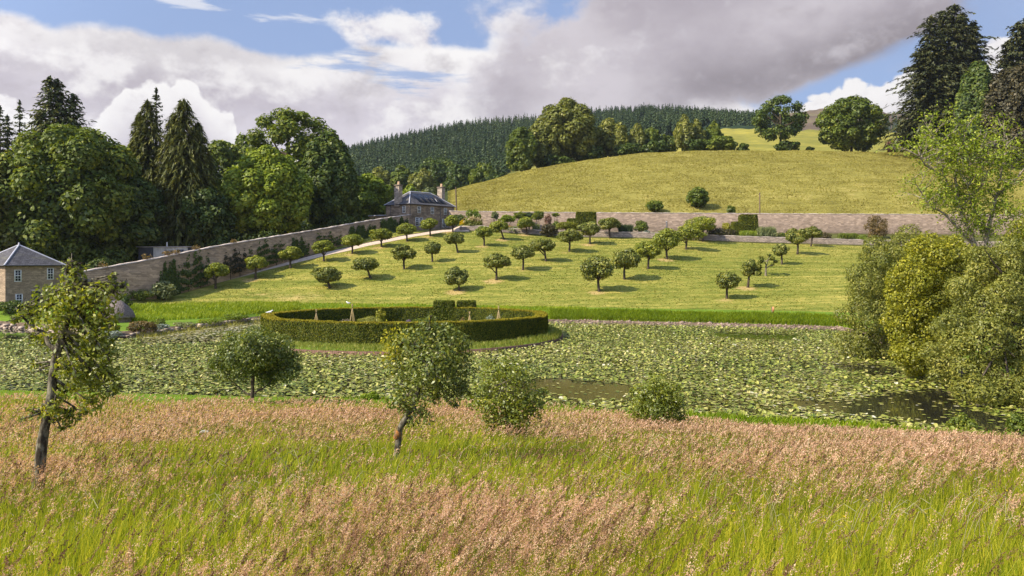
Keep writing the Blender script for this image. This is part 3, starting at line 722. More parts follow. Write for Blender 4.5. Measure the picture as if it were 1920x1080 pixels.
# the house at the head of the wall
hz = 14.6; fr = Frame(((767.5-960)/F*172, 172.0, 0), math.radians(50)); HL, HW, HE = 13.9, 7.6, 20.05
house = thing('stone_house', 'two storey stone house with slate roof, two tall chimneys and solar panels', 'house', fr([[0, 0, hz]])[0])
V, q, U = wall_box(fr, 0, HL, 0, HW, hz-1.5, HE); mk('wall', V, q, m_house, house, uv=U)
(V, q, U), hips, gut, (R0, R1) = hip_roof(fr, 0, HL, 0, HW, HE+0.05, 3.1)
o = mk('roof', V, q, m_slate, house, uv=U); o['_o'] = list(house['_o'])
V, ps = join(hips); mk('ridge_cap', V, ps, m_lead, o)
V, ps = join(gut); mk('gutter', V, ps, m_pipe, house)
for k in range(5):            # five solar collectors on the slope that faces the lawn
    h = HW/2+0.3; a0 = 3.3+k*1.72; n_ = np.array([0, -3.1, h]); n_ = n_/np.linalg.norm(n_)*0.08
    def sl(a, f): return np.array([a, -0.3+h*f, HE+0.05+3.1*f])
    top = [sl(a0, .16), sl(a0+1.55, .16), sl(a0+1.55-0.0, .86), sl(a0, .86)]
    a = np.array(top); V = np.concatenate([fr(a+n_*0.4), fr(a+n_)]); q = np.array([[4, 5, 6, 7], [0, 1, 5, 4], [1, 2, 6, 5], [2, 3, 7, 6], [3, 0, 4, 7]])
    mk('solar_panel', V, q, m_panel, o)
chimney(house, fr, 0.25, HW*0.50, 1.0, 1.5, HE-0.4, 24.15)
chimney(house, fr, HL-0.45, HW*0.5, 1.0, 1.5, HE-0.4, 24.6)
for a in (2.9, 6.9, 11.0): sash(house, fr, 'f', a, 0, HE-1.75, 0.8, 1.35)
for a in (2.3, 3.5, 10.5, 11.6): sash(house, fr, 'f', a, 0, HE-4.6, 0.85, 1.7)
sash(house, fr, 's', 0, 1.7, HE-1.75, 0.8, 1.35)
for pts in ([(0.15, -0.09), (0, 0)], [(9.3, -0.09), (0, 0)]):
    a, b = pts[0]; V, q = tube(fr([[a, b, HE-0.02], [a, b, hz-0.5]]), 0.07, 6); mk('drainpipe', V, q, m_pipe, house)
V, q = tube(fr([[-0.09, HW*0.78, HE-0.02], [-0.09, HW*0.78, hz]]), 0.07, 6); mk('drainpipe', V, q, m_pipe, house)
V, q = tube(fr([[9.3, -0.05, HE], [9.3, 1.6, HE+1.75]]), 0.06, 6); mk('flue_pipe', V, q, m_lead, house)
# flat roofed outhouse behind the wall
f2 = Frame(((733-960)/F*178, 178, 0), math.radians(150)); zb = zz(402.5, 178)
ann = thing('outhouse', 'low flat roofed stone outhouse behind the wall beside the house', 'outhouse', f2([[0, 0, 14]])[0])
V, q, U = wall_box(f2, 0, 6.2, -3, 0, 12.5, zb-0.25); mk('wall', V, q, m_wall, ann, uv=U)
V, q = f2.box((-0.2, -3.2, zb-0.25), (6.4, 0.2, zb)); mk('roof', V, q, plain('flat_roof', (0.50, 0.47, 0.46), 0.7, 0.15, 1.0), ann)

# the cottage by the pond
fr = Frame(((10-960)/F*99.5, 99.5, 0), math.radians(60)); CE = 7.25; cb = 1.4; CL = 7.2
cot = thing('stone_cottage', 'small square stone cottage with pyramid slate roof at the far left', 'cottage', fr([[0, 0, 2.0]])[0])
V, q, U = wall_box(fr, 0, CL, 0, CL, cb, CE); mk('wall', V, q, m_cottage, cot, uv=U)
(V, q, U), hips, gut, (R0, R1) = hip_roof(fr, 0, CL, 0, CL, CE+0.03, 2.65, 0.3, True)
o = mk('roof', V, q, m_slate, cot, uv=U); o['_o'] = list(cot['_o'])
V, ps = join(hips); mk('ridge_cap', V, ps, m_lead, o)
apex = fr([[R0[0], R0[1], R0[2]]])[0]; V, q = tube([apex+[0, 0, -0.1], apex+[0, 0, 0.12], apex+[0, 0, 0.25], apex+[0, 0, 0.34]], [0.1, 0.08, 0.13, 0.02], 8); mk('finial', V, q, m_lead, o)
V, ps = join(gut); mk('gutter', V, ps, m_pipe, cot)
sash(cot, fr, 'f', 1.5, 0, CE-1.95, 0.72, 1.35, 2, 2); sash(cot, fr, 'f', 5.6, 0, CE-1.75, 0.72, 1.35, 2, 2)
sash(cot, fr, 'f', 1.65, 0, CE-5.0, 0.72, 1.35, 2, 2)
V, q = fr.box((3.2, -0.03, cb), (4.3, -0.003, CE-3.3)); d = mk('door', V, q, m_black, cot); d['_o'] = list(cot['_o'])
V, q = fr.box((3.05, -0.05, CE-3.3), (4.45, -0.003, CE-3.1)); mk('lintel', V, q, m_coping, d)
V, q = fr.box((4.15, -0.06, CE-4.4), (4.22, -0.035, CE-4.25)); mk('handle', V, q, m_lead, d)
V, q = tube(fr([[CL-.1, -0.08, CE], [CL-.1, -0.08, cb]]), 0.06, 6); mk('drainpipe', V, q, m_pipe, cot)

# corrugated shed behind the wall
b_ = P(287, 470, 136); fr = Frame((b_[0], b_[1], 0), math.radians(-6)); zt = zz(462, 136); g0 = float(ground(b_[0], b_[1])[0])-0.3
m_tin = plain('galvanised_sheet', (0.34, 0.34, 0.34), 0.5, 0.25, 0.8, spec=0.4); m_tin2 = plain('blue_grey_sheet', (0.045, 0.05, 0.065), 0.6, 0.2, 0.8)
shed = thing('metal_shed', 'flat roofed grey corrugated metal shed with a flue showing above the wall', 'shed', (b_[0], b_[1], g0))
def corr(fr, x0, x1, y, z0, z1, pitch=0.3):
    n = int((x1-x0)/pitch*4); x = np.linspace(x0, x1, n); d = 0.035*np.sign(np.sin(np.arange(n)*math.pi/2+0.3))
    V = np.concatenate([fr(np.stack([x, y+d, np.full(n, z0)], 1)), fr(np.stack([x, y+d, np.full(n, z1)], 1))]); i = np.arange(n-1)
    return V, np.stack([i, i+1, i+1+n, i+n], 1)
V, q = corr(fr, 0, 6.2, 0, g0, zt-0.15); mk('front_wall', V, q, m_tin, shed)
f3 = Frame(fr([[0, 0, 0]])[0], math.radians(180-14)); V, q = corr(f3, 0, 2.9, 0, g0, zt-0.15); mk('side_wall', V, q, m_tin2, shed)
V, q = fr.box((0.0, 0.12, g0), (6.2, 2.6, zt-0.2)); mk('body', V, q, m_tin2, shed)
V, q = fr.box((-2.95, -0.15, zt-0.15), (6.35, 2.8, zt)); mk('roof', V, q, plain('shed_roof', (0.30, 0.28, 0.27), 0.6, 0.2, 1.0), shed)
V, q = fr.box((2.1, -0.08, g0), (3.6, -0.045, zt-0.7)); mk('door', V, q, m_tin2, shed)
V, q = fr.box((4.3, -0.07, zt-1.4), (5.5, -0.045, zt-0.55)); mk('window', V, q, m_glass, shed)
V, q = tube(fr([[2.0, 0.9, zt-0.05], [2.0, 0.9, zt+0.75]]), 0.09, 8); mk('flue', V, q, m_white, shed)

# conical thatched hut beside the bed
hp = hit(221, 603, 84, 104); top = zz(562.5, hp[1]); rad = 30/F*hp[1]
hut = thing('thatched_hut', 'small round hut with grey conical thatched roof beside the planted bed', 'hut', hp)
k = 26; a = np.linspace(0, 2*np.pi, k, endpoint=False); rr = rg(3)
prof = [(0.02, top), (0.16, top-0.04), (0.30, top-0.22), (0.62, top-0.75), (0.86, top-1.35), (1.0, top-1.95), (0.98, top-2.1), (0.80, top-2.02)]
rings = [np.stack([hp[0]+rad*r_*np.cos(a)*(1+0.02*rr.normal(size=k)), hp[1]+rad*r_*np.sin(a)*(1+0.02*rr.normal(size=k)), np.full(k, z_)+0.02*rr.normal(size=k)], 1) for r_, z_ in prof]
V = np.concatenate(rings); m_ = len(prof); i = (np.arange(m_-1)[:, None]*k+np.arange(k)[None]).ravel(); j = (np.arange(m_-1)[:, None]*k+((np.arange(k)+1) % k)[None]).ravel()
mk('roof', V, np.stack([j, i, i+k, j+k], 1), m_thatch, hut)
V, q = tube([[hp[0], hp[1], hp[2]-0.2], [hp[0], hp[1], top-1.9]], rad*0.82, 20); mk('wall', V, q, m_dark_cap, hut)

def post(name, label, cat, px, py0, py1, Y, rad, mat, cap=None, lean=0.0, group=None):
    b = P(px, py0, Y); b[2] = min(b[2], float(ground(b[0], b[1])[0])) - 0.1; tp = P(px+lean, py1, Y)
    t = thing(name, label, cat, b, group)
    V, q = tube([b, b*0.5+tp*0.5, tp], [rad*1.1, rad, rad*0.85], 8); mk('pole', V, q, mat, t)
    return t, tp
t, tp = post('utility_pole', 'dark wooden utility pole standing just right of the house', 'pole', 856.5, 393, 351, 188, 0.17, m_wood, lean=-2)
V, q = box(tp+[-0.16, -0.05, -0.35], tp+[0.16, 0.07, -0.15]); mk('insulator_bracket', V, q, m_black, t)
t, tp = post('utility_pole', 'thin bare wooden pole behind the pale wall in the hay field', 'pole', 1424.5, 398, 361, 188, 0.14, m_wood)
V, q = box(tp+[-0.14, -0.05, -0.3], tp+[0.14, 0.07, -0.14]); mk('insulator_bracket', V, q, m_black, t)
b = hit(1449, 590, 92, 110); t = thing('marker_post', 'short wooden post with orange face at the edge of the lawn', 'post', b)
V, q = box(b+[-0.13, -0.1, -0.2], b+[0.10, 0.1, 0.95]); mk('post', V, q, m_wood, t)
V, q = box(b+[-0.05, -0.135, 0.35], b+[0.14, -0.103, 0.98]); mk('marker_board', V, q, plain('orange_paint', (0.75, 0.30, 0.12), 0.6, 0.15, 6), t)
b = G(1250, 172); t = thing('grey_post', 'square grey post standing against the pale wall behind the orchard', 'post', b)
V, q = box(b+[-0.15, -0.15, -0.1], b+[0.15, 0.15, zz(416, 172)-b[2]]); mk('post', V, q, m_pipe, t)
V, q = box(b+[-0.18, -0.18, zz(416, 172)-b[2]+0.002], b+[0.18, 0.18, zz(416, 172)-b[2]+0.1]); mk('post_cap', V, q, m_lead, t)

# island, its brick edge and the ring hedge
IX, IY, IR, HR, KY = (763-960)/F*83.0, 83.0, 16.2, 14.85, 0.815      # KY: the ring is a little flattened
def ringf(th):       # trimmed as a slightly faceted ring
    n = 9; a = ((th+0.36) % (2*np.pi/n)) - np.pi/n
    return 0.45 + 0.55*np.cos(np.pi/n)*1.03/np.cos(a)
m_brick = stone('island_brick', (0.22, 0.125, 0.085), (0.16, 0.09, 0.065), (0.10, 0.07, 0.05), 0.22, 0.5, (0.07, 0.05, 0.035), 0.6)
th = np.linspace(0, 2*np.pi, 161); k = len(th)
rb = IR + 0.12*np.sin(th*5) + 0.08*np.sin(th*11+1)
isl = thing('island_edging', 'weathered red brick edging round the island in the pond', 'edging', (IX, IY, 0))
Vl = [np.stack([IX+(rb+d)*np.cos(th), IY+(rb+d)*np.sin(th), np.full(k, z_)], 1) for d, z_ in ((0.02, -0.6), (0, 0.26), (-0.3, 0.28))]
U = np.concatenate([np.stack([th*IR, np.full(k, z_)], 1) for z_ in (-0.6, 0.26, 0.5)]); i = (np.arange(2)[:, None]*k+np.arange(k-1)[None]).ravel()
mk('brick_face', np.concatenate(Vl), np.stack([i, i+1, i+k+1, i+k], 1), m_brick, isl, uv=U)
rads = [(0.0, 0.42), (0.5, 0.42), (0.9, 0.38), (0.96, 0.33), (0.992, 0.22)]
Vl = [np.stack([IX+rb*f*np.cos(th), IY+rb*f*np.sin(th), np.full(k, z_)+0.04*np.sin(th*9+f*7)*(f > 0)], 1) for f, z_ in rads]
i = (np.arange(len(rads)-1)[:, None]*k+np.arange(k-1)[None]).ravel()
mk('island_ground', np.concatenate(Vl), np.stack([i, i+1, i+k+1, i+k], 1), m_bank, kind='structure', smooth=True)

m_yew = foliage('yew_hedge', (0.018, 0.030, 0.005), (0.048, 0.072, 0.009), (0.15, 0.152, 0.016), 0.18, 0.02)
m_yewcore = plain('yew_core', (0.016, 0.025, 0.006), 0.95, 0.3, 2)
def hedge_leaves(pts, nrm, r, size, jit=0.05):
    n = len(pts); nn = norm(nrm + r.normal(size=(n, 3))*0.55); pts = pts + r.normal(size=(n, 3))*jit
    V, q = leaves(pts, nn, size*r.uniform(0.7, 1.3, n), size*0.6*r.uniform(0.7, 1.3, n), r)
    lump = 0.5*np.sin(pts[:, 0]*1.9+pts[:, 2]*2.3)*np.sin(pts[:, 1]*2.1+1) 
    tone = np.clip(0.42 + 0.17*r.normal(size=n) + 0.08*lump, 0, 1)
    return V, q, tone
def build_hedge():
    r = rg(17); z0, z1 = 0.33, 2.36; TH = 1.15
    hedge = thing('ring_hedge', 'clipped round yew hedge enclosing the island garden', 'hedge', (IX, IY, z0))
    gap0, gap1 = math.radians(73.6), math.radians(79.6)       # opening at the back, between the two tall blocks
    th = np.linspace(gap1, gap0+2*np.pi, 220); k = len(th); R = HR*ringf(th)
    prof = [(-TH+0.1, z0), (-TH+0.08, z1-0.08), (-0.08, z1-0.08), (-0.10, z0)]
    Vl = [np.stack([IX+(R+d)*np.cos(th), IY+(R+d)*KY*np.sin(th), np.full(k, z_)], 1) for d, z_ in prof]
    i = (np.arange(3)[:, None]*k+np.arange(k-1)[None]).ravel(); e = np.array([[0, k, 2*k, 3*k], [k-1, 2*k-1, 3*k-1, 4*k-1]])
    mk('branches', np.concatenate(Vl), np.concatenate([np.stack([i, i+1, i+k+1, i+k], 1), e]), m_yewcore, hedge)
    P_, N_, TP = [], [], []
    for kind, n in (('o', 80000), ('i', 56000), ('t', 60000)):
        a = r.uniform(gap1, gap0+2*np.pi, n); R = HR*ringf(a) + 0.03*np.sin(a*60)
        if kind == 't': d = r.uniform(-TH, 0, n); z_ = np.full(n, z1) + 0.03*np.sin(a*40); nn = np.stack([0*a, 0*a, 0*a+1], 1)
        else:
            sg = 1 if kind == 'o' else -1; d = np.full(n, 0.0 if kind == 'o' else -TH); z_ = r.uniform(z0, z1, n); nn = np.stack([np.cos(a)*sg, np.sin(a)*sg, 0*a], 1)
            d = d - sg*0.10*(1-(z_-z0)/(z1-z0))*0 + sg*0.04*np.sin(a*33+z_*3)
        P_.append(np.stack([IX+(R+d)*np.cos(a), IY+(R+d)*KY*np.sin(a), z_], 1)); N_.append(nn*(1.9 if kind == 't' else 1.0)); TP.append(np.full(n, 0.46 if kind == 't' else 0.0) + 0.42*np.clip((z_-z1+0.12)/0.12, 0, 1)*(kind != 't'))  # sunlit look put into leaf tone: paler on the top and upper rim
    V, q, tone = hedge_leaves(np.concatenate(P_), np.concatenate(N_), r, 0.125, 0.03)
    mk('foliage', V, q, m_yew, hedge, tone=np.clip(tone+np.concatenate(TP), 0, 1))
    # two square blocks flanking the opening
    for px0, px1, top, Yb, in ((815, 850.5, 565.5, 94.4), (858.5, 890.5, 565.5, 95.6)):
        x0, x1 = (px0-960)/F*Yb, (px1-960)/F*Yb; zt = zz(top, Yb); lo = np.array([x0, Yb-0.9, z0]); hi = np.array([x1, Yb+1.1, zt])
        V, q = box(lo+0.08, hi-0.08); fb = mk('hedge_block', V, q, m_yewcore, hedge); fb['_o'] = list(hedge['_o'])
        n = 9000; f = r.integers(0, 5, n); u = r.random((n, 3)); pts = lo + u*(hi-lo); nn = np.zeros((n, 3))
        for a, (ax, v) in enumerate(((0, 0), (0, 1), (1, 0), (1, 1), (2, 1))):
            s_ = f == a; pts[s_, ax] = (hi if v else lo)[ax]; nn[s_, ax] = 1 if v else -1
        V, q, tone = hedge_leaves(pts, nn, r, 0.17); mk('foliage', V, q, m_yew, fb, tone=tone*0.85)
build_hedge()

# topiary yews against the pale wall: wide block and tapered block, each with a lower step on the left
def topiary(label, px0, px1, top, bot, Y, step, taper):
    r = rg(int(px0)); b = G((px0+px1)/2, Y); x0, x1 = (px0-960)/F*Y, (px1-960)/F*Y; z0, z1 = zz(bot, Y)-0.3, zz(top, Y); w = x1-x0
    t = thing('topiary_yew', label, 'topiary', (b[0], Y, z0))
    blocks = [(x0+w*step[0], x1, z0, z1, taper), (x0, x0+w*(step[0]+0.12), z0, z0+(z1-z0)*step[1], taper*1.2)]
    P_, N_, core = [], [], []
    for a0, a1, c0, c1, tp in blocks:
        D = 1.6; cx = (a0+a1)/2; n = 7000; f = r.integers(0, 5, n); u = r.uniform(-1, 1, (n, 3)); nn = np.zeros((n, 3))
        for a, (ax, v) in enumerate(((0, -1), (0, 1), (1, -1), (1, 1), (2, 1))): s_ = f == a; u[s_, ax] = v; nn[s_, ax] = v
        h = (u[:, 2]+1)/2; sc = 1-tp*h; P_.append(np.stack([cx+u[:, 0]*(a1-a0)/2*sc, Y+u[:, 1]*D*sc, c0+h*(c1-c0)], 1)); N_.append(nn)
        V, q = box((-1, -1, 0), (1, 1, 1)); s2 = 1-tp*V[:, 2]; core.append((np.stack([cx+V[:, 0]*((a1-a0)/2-0.1)*s2, Y+V[:, 1]*(D-0.1)*s2, c0+V[:, 2]*(c1-c0-0.1)], 1), q))
    V, ps = join(core); mk('branches', V, ps, m_yewcore, t)
    V, q, tone = hedge_leaves(np.concatenate(P_), np.concatenate(N_), r, 0.26); mk('foliage', V, q, m_yew, t, tone=tone)
topiary('broad flat topped yew block, left of two clipped yews by the pale wall', 1064, 1117, 398.5, 428, 173, (0.30, 0.62), 0.06)
topiary('tapered clipped yew with flat top, right of two yews by the pale wall', 1372, 1420, 403.5, 440, 173, (0.26, 0.66), 0.20)

# cane wigwams in the island garden
m_cane = plain('bamboo_cane', (0.50, 0.36, 0.18), 0.7, 0.25, 6)
for (px, yt, Y, lab) in ((593, 578, 86, 'cane wigwam standing nearest the left end of the ring hedge'), (660.5, 569, 90, 'tall cane wigwam with a white bird beside its tip'),
                         (880.5, 582, 84, 'short cane wigwam just right of the tall hedge blocks'), (935, 572.5, 88, 'slim cane wigwam standing in the right half of the hedged garden')):
    b = np.array([(px-960)/F*Y, Y, 0.4]); tp = np.array([(px-960)/F*Y, Y, zz(yt, Y)]); t = thing('cane_wigwam', lab, 'plant support', b, 'cane wigwams in the island garden')
    for k in range(5):
        a = k*2*np.pi/5+0.4; f = b + [0.42*math.cos(a), 0.42*math.sin(a), 0]; n_ = tp - [0, 0, 0.45]; e = n_ + (n_-f)*0.18
        V, q = tube([f, n_, e], 0.028, 5); mk('cane', V, q, m_cane, t)
    V, q = tube([tp-[0, 0, 0.52], tp-[0, 0, 0.38]], 0.06, 6); mk('twine', V, q, m_wood, t)

# white birds: two perched, one in the air
m_bird = plain('white_feathers', (0.80, 0.78, 0.75), 0.8, 0.06, 8); m_beak = plain('yellow_beak', (0.6, 0.35, 0.05), 0.6, 0.1, 8); m_wing = plain('grey_feathers', (0.42, 0.43, 0.46), 0.8, 0.15, 8)
def bird(label, pos, size, ang, flying=False):
    t = thing('white_bird', label, 'bird', pos, 'white birds'); fr = Frame(pos, ang); s_ = size
    body = [(-0.55, 0, 0.42 if not flying else 0.10), (-0.3, 0, 0.40), (0.0, 0, 0.42), (0.25, 0, 0.50), (0.36, 0, 0.66), (0.50, 0, 0.70), (0.56, 0, 0.68)]
    V, q = tube(fr(np.array(body)*s_), np.array([0.03, 0.12, 0.19, 0.16, 0.105, 0.10, 0.03])*s_, 10); mk('body', V, q, m_bird, t, smooth=True)
    V, q = tube(fr(np.array([(0.55, 0, 0.69), (0.70, 0, 0.65)])*s_), np.array([0.035, 0.008])*s_, 6); mk('beak', V, q, m_beak, t)
    for sg in (-1, 1):
        if flying: w = [[0.15, 0.1*sg, .5], [0.1, 0.75*sg, .82], [-0.15, 1.25*sg, .72], [-0.28, 0.65*sg, .74], [-0.25, 0.1*sg, .46]]
        else: w = [[0.22, 0.17*sg, .56], [-0.1, 0.21*sg, .55], [-0.68, 0.10*sg, .42], [-0.3, 0.20*sg, .36], [0.1, 0.20*sg, .40]]
        w = np.array(w)*s_; V = np.concatenate([fr(w), fr(w-[0, 0, 0.025*s_])]); n = 5; i = np.arange(n); j = (i+1) % n
        mk('wing', V, [np.array([[0, 1, 2, 3, 4], [9, 8, 7, 6, 5]]), np.stack([i, i+n, j+n, j], 1)], m_wing if not flying else m_bird, t)
        if not flying: V, q = tube(fr(np.array([(0, 0.07*sg, 0.3), (0.02, 0.07*sg, 0.0)])*s_), 0.02*s_, 5); mk('leg', V, q, m_beak, t)
a = math.radians(186); bp_ = np.array([IX+(HR-0.55)*0.98*math.cos(a), IY+(HR-0.55)*0.98*KY*math.sin(a), 2.36]); bird('white bird perched on the left end of the ring hedge', bp_, 0.62, 0.3)
bp_ = np.array([(653-960)/F*90, 90.05, zz(571.5, 90)])
bird('white bird perched at the tip of the tall cane wigwam', bp_, 0.5, 2.9)
bird('white bird flying in front of the pale green tree by the wall', P(556, 305, 143), 0.62, 0.25, True)
# ------------------------------------------------------------------ trees
m_apple = foliage('apple_leaves', (0.026, 0.045, 0.010), (0.075, 0.108, 0.022), (0.185, 0.21, 0.05), 0.28, 0.05)
m_appley = foliage('light_apple_leaves', (0.034, 0.060, 0.008), (0.090, 0.132, 0.018), (0.195, 0.235, 0.034), 0.32, 0.04)
m_pear = foliage('pear_leaves', (0.042, 0.07, 0.008), (0.106, 0.155, 0.018), (0.23, 0.265, 0.04), 0.40, 0.07, 0.45)
m_oldapple = foliage('old_apple_leaves', (0.024, 0.046, 0.008), (0.070, 0.110, 0.020), (0.19, 0.225, 0.055), 0.34, 0.07, 0.45)
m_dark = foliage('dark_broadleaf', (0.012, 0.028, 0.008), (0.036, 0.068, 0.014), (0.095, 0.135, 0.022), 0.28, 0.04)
m_green = foliage('green_broadleaf', (0.022, 0.045, 0.008), (0.064, 0.105, 0.014), (0.155, 0.19, 0.024), 0.33, 0.04)
m_lime = foliage('lime_broadleaf', (0.040, 0.075, 0.008), (0.106, 0.172, 0.018), (0.23, 0.29, 0.03), 0.38, 0.04)
m_olive = foliage('willow_leaves', (0.036, 0.056, 0.010), (0.094, 0.125, 0.024), (0.20, 0.225, 0.05), 0.30, 0.05)
m_gold = foliage('golden_leaves', (0.048, 0.070, 0.006), (0.122, 0.155, 0.014), (0.25, 0.275, 0.03), 0.38, 0.04)
m_copper = foliage('copper_leaves', (0.010, 0.013, 0.007), (0.026, 0.029, 0.014), (0.062, 0.06, 0.03), 0.2, 0.04)
m_conif = foliage('conifer_needles', (0.012, 0.024, 0.010), (0.036, 0.055, 0.016), (0.10, 0.11, 0.03), 0.12, 0.04)
m_fir = foliage('fir_needles', (0.010, 0.018, 0.009), (0.029, 0.041, 0.016), (0.078, 0.083, 0.030), 0.10, 0.04)
m_spruce = foliage('spruce_needles', (0.014, 0.027, 0.012), (0.037, 0.057, 0.022), (0.078, 0.098, 0.035), 0.10, 0.02, mul=1.25)
m_weep = foliage('weeping_needles', (0.019, 0.031, 0.010), (0.048, 0.067, 0.018), (0.115, 0.135, 0.032), 0.15, 0.04)
m_rust = foliage('rusty_leaves', (0.05, 0.04, 0.012), (0.14, 0.10, 0.03), (0.28, 0.17, 0.05), 0.3, 0.04, mul=1.1)
m_purple = foliage('purple_leaves', (0.03, 0.022, 0.020), (0.075, 0.05, 0.042), (0.13, 0.095, 0.07), 0.25, 0.04)
m_blue = foliage('blue_green_leaves', (0.035, 0.06, 0.025), (0.085, 0.125, 0.06), (0.17, 0.21, 0.11), 0.28, 0.04)
m_silver = foliage('silver_leaves', (0.16, 0.19, 0.15), (0.28, 0.32, 0.25), (0.42, 0.46, 0.38), 0.25, 0.04, mul=1.0)
m_plume = foliage('pampas_plumes', (0.45, 0.34, 0.20), (0.50, 0.39, 0.25), (0.62, 0.52, 0.37), 0.35, 0.02, mul=0.9)
m_flower = foliage('yellow_flowers', (0.55, 0.40, 0.01), (0.62, 0.45, 0.02), (0.7, 0.55, 0.04), 0.3, 0.02, mul=0.9)
m_orange = foliage('orange_flowers', (0.45, 0.15, 0.02), (0.45, 0.22, 0.03), (0.6, 0.36, 0.06), 0.3, 0.02, mul=0.8)
m_lav = foliage('purple_flowers', (0.16, 0.09, 0.20), (0.24, 0.18, 0.28), (0.40, 0.34, 0.42), 0.3, 0.02, mul=1.0)
m_pinkf = foliage('pink_flowers', (0.35, 0.24, 0.20), (0.42, 0.34, 0.28), (0.55, 0.48, 0.41), 0.3, 0.02, mul=0.9)
b_dark = bark('dark_bark', (0.045, 0.035, 0.026), (0.11, 0.085, 0.06))
b_grey = bark('grey_bark', (0.10, 0.085, 0.06), (0.26, 0.215, 0.155))
b_lich = bark('lichen_bark', (0.045, 0.035, 0.025), (0.23, 0.205, 0.145), 16.0)
b_pale = bark('pale_bark', (0.16, 0.13, 0.095), (0.38, 0.32, 0.24))

def crown_leaves(blobs, n, size, r, shell=(0.55, 1.05), up=0.25, aspect=0.6, rnd=0.55, cull=0.62, tone0=0.42, tvar=0.16, hang=0.0):
    """leaves through the outer part of a set of ellipsoid clumps: V, quads, tone"""
    B = np.asarray(blobs, float); w = (B[:, 3]*B[:, 4]+B[:, 4]*B[:, 5]+B[:, 3]*B[:, 5]); w /= w.sum()
    m = int(n*1.5); b = r.choice(len(B), m, p=w); d = norm(r.normal(size=(m, 3)) + [0, 0, 0.12])
    f = shell[0] + (shell[1]-shell[0])*r.random(m)**0.55 + (r.random(m) < 0.10)*r.uniform(0, 0.22, m)
    c = B[b, :3] + d*B[b, 3:6]*f[:, None]
    keep = np.ones(m, bool)
    for k in range(len(B)):
        q = ((c-B[k, :3])/B[k, 3:6]); keep &= ~(((q*q).sum(1) < cull**2) & (b != k))
    c, d, b, f = c[keep][:n], d[keep][:n], b[keep][:n], f[keep][:n]; m = len(c)
    nn = norm(d/np.maximum(B[b, 3:6], 0.2)*B[b, 3:6].mean(1, keepdims=True) + r.normal(size=(m, 3))*rnd + [0, 0, up])
    L = size*r.uniform(0.65, 1.4, m)
    tang = None
    if hang: tang = r.normal(size=(m, 3))*(1-hang) + [0, 0, -hang*2]
    V, q = leaves(c, nn, L, L*aspect, r, tang)
    bt = r.normal(size=len(B))*0.07
    tone = np.clip(tone0 + bt[b] + tvar*r.normal(size=m), 0, 1)
    return V, q, tone

def dome(r, c, a, nb, fr, flat=0.35, taper=0.0, inner=True):
    """clumps filling a crown: centre c, half axes a; flat = how much the underside is cut; taper narrows the top"""
    out = []
    for k in range(nb):
        i = k+0.5; ph = i*2.399963 + r.normal()*0.35; t = 1-2*i/nb; t = max(t, -1+flat) if t < 0 else t
        t = np.clip(t + r.normal()*0.08, -1, 1); s = math.sqrt(max(0, 1-t*t)); rad = 1.0-fr*r.uniform(0.75, 1.1)
        tp = 1-taper*max(0, t)
        q = fr*r.uniform(0.72, 1.3)
        out.append([c[0]+a[0]*rad*s*math.cos(ph)*tp, c[1]+a[1]*rad*s*math.sin(ph)*tp, c[2]+a[2]*rad*t, a[0]*q*(1-0.35*taper*max(0, t)), a[1]*q*(1-0.35*taper*max(0, t)), a[2]*q*r.uniform(0.75, 1.0)])
    if inner: out.append([c[0], c[1], c[2], a[0]*(0.85-fr*0.5), a[1]*(0.85-fr*0.5), a[2]*(0.85-fr*0.5)])
    return out

def limbs(r, base, top, rad, blobs, nl=7, k=7, bend=0.1, stems=None, fork=0.55):
    """tapered trunk with limbs running into the clumps"""
    base, top = np.asarray(base, float), np.asarray(top, float); L = np.linalg.norm(top-base)
    t = np.linspace(0, 1, 7)[:, None]; w = np.sin(t*np.pi)*bend*L*norm(r.normal(size=3)*[1, 1, 0.1])*0.5
    pts = base + (top-base)*t + w; rr = rad*np.array([1.35, 1.05, 0.95, 0.88, 0.8, 0.66, 0.4]); parts = [tube(pts, rr, k)]
    B = np.asarray(blobs); idx = r.permutation(len(B))[:nl]
    for j in idx:
        f = r.uniform(fork, 0.95); p0 = base + (top-base)*f; p0 = p0 + np.sin(f*np.pi)*bend*L*0.0
        i0 = min(5, int(f*6)); p0 = pts[i0] + (pts[i0+1]-pts[i0])*(f*6-i0)
        e = B[j, :3] + r.normal(size=3)*B[j, 3:6]*0.3; mid = p0*0.5+e*0.5 + r.normal(size=3)*0.06*np.linalg.norm(e-p0) + [0, 0, 0.05*np.linalg.norm(e-p0)]
        q = np.stack([p0, p0*0.6+mid*0.4, mid, mid*0.4+e*0.6, e]); parts.append(tube(q, rad*np.array([0.55, 0.46, 0.36, 0.24, 0.08]), max(4, k-2)))
        for _ in range(2):
            e2 = mid + (e-mid)*0.6 + r.normal(size=3)*B[j, 3:6]*0.7; parts.append(tube(np.stack([mid, mid*0.4+e2*0.6+r.normal(size=3)*0.03, e2]), rad*np.array([0.26, 0.16, 0.05]), 4))
    return join(parts)

def tree(name, label, cat, base, blobs, n, size, leafmat, barkmat, rad, seed, top=None, nl=7, group=None, bend=0.1, kw={}, extra=None, fork=0.5):
    r = rg(seed); B = np.asarray(blobs, float)
    t = thing(name, label, cat, base, group)
    if top is None: top = B[:, :3].mean(0) + [0, 0, (B[:, 2]+B[:, 5]).max()*0.3 - B[:, 2].mean()*0.3]
    b = np.array(base, float) - [0, 0, 0.25]
    V, ps = limbs(r, b, top, rad, B, nl, 7, bend, fork=fork); mk('trunk', V, ps, barkmat, t, smooth=True)
    V, q, tone = crown_leaves(B, n, size, r, **kw)
    mk('crown', V, q, leafmat, t, tone=tone)
    return t

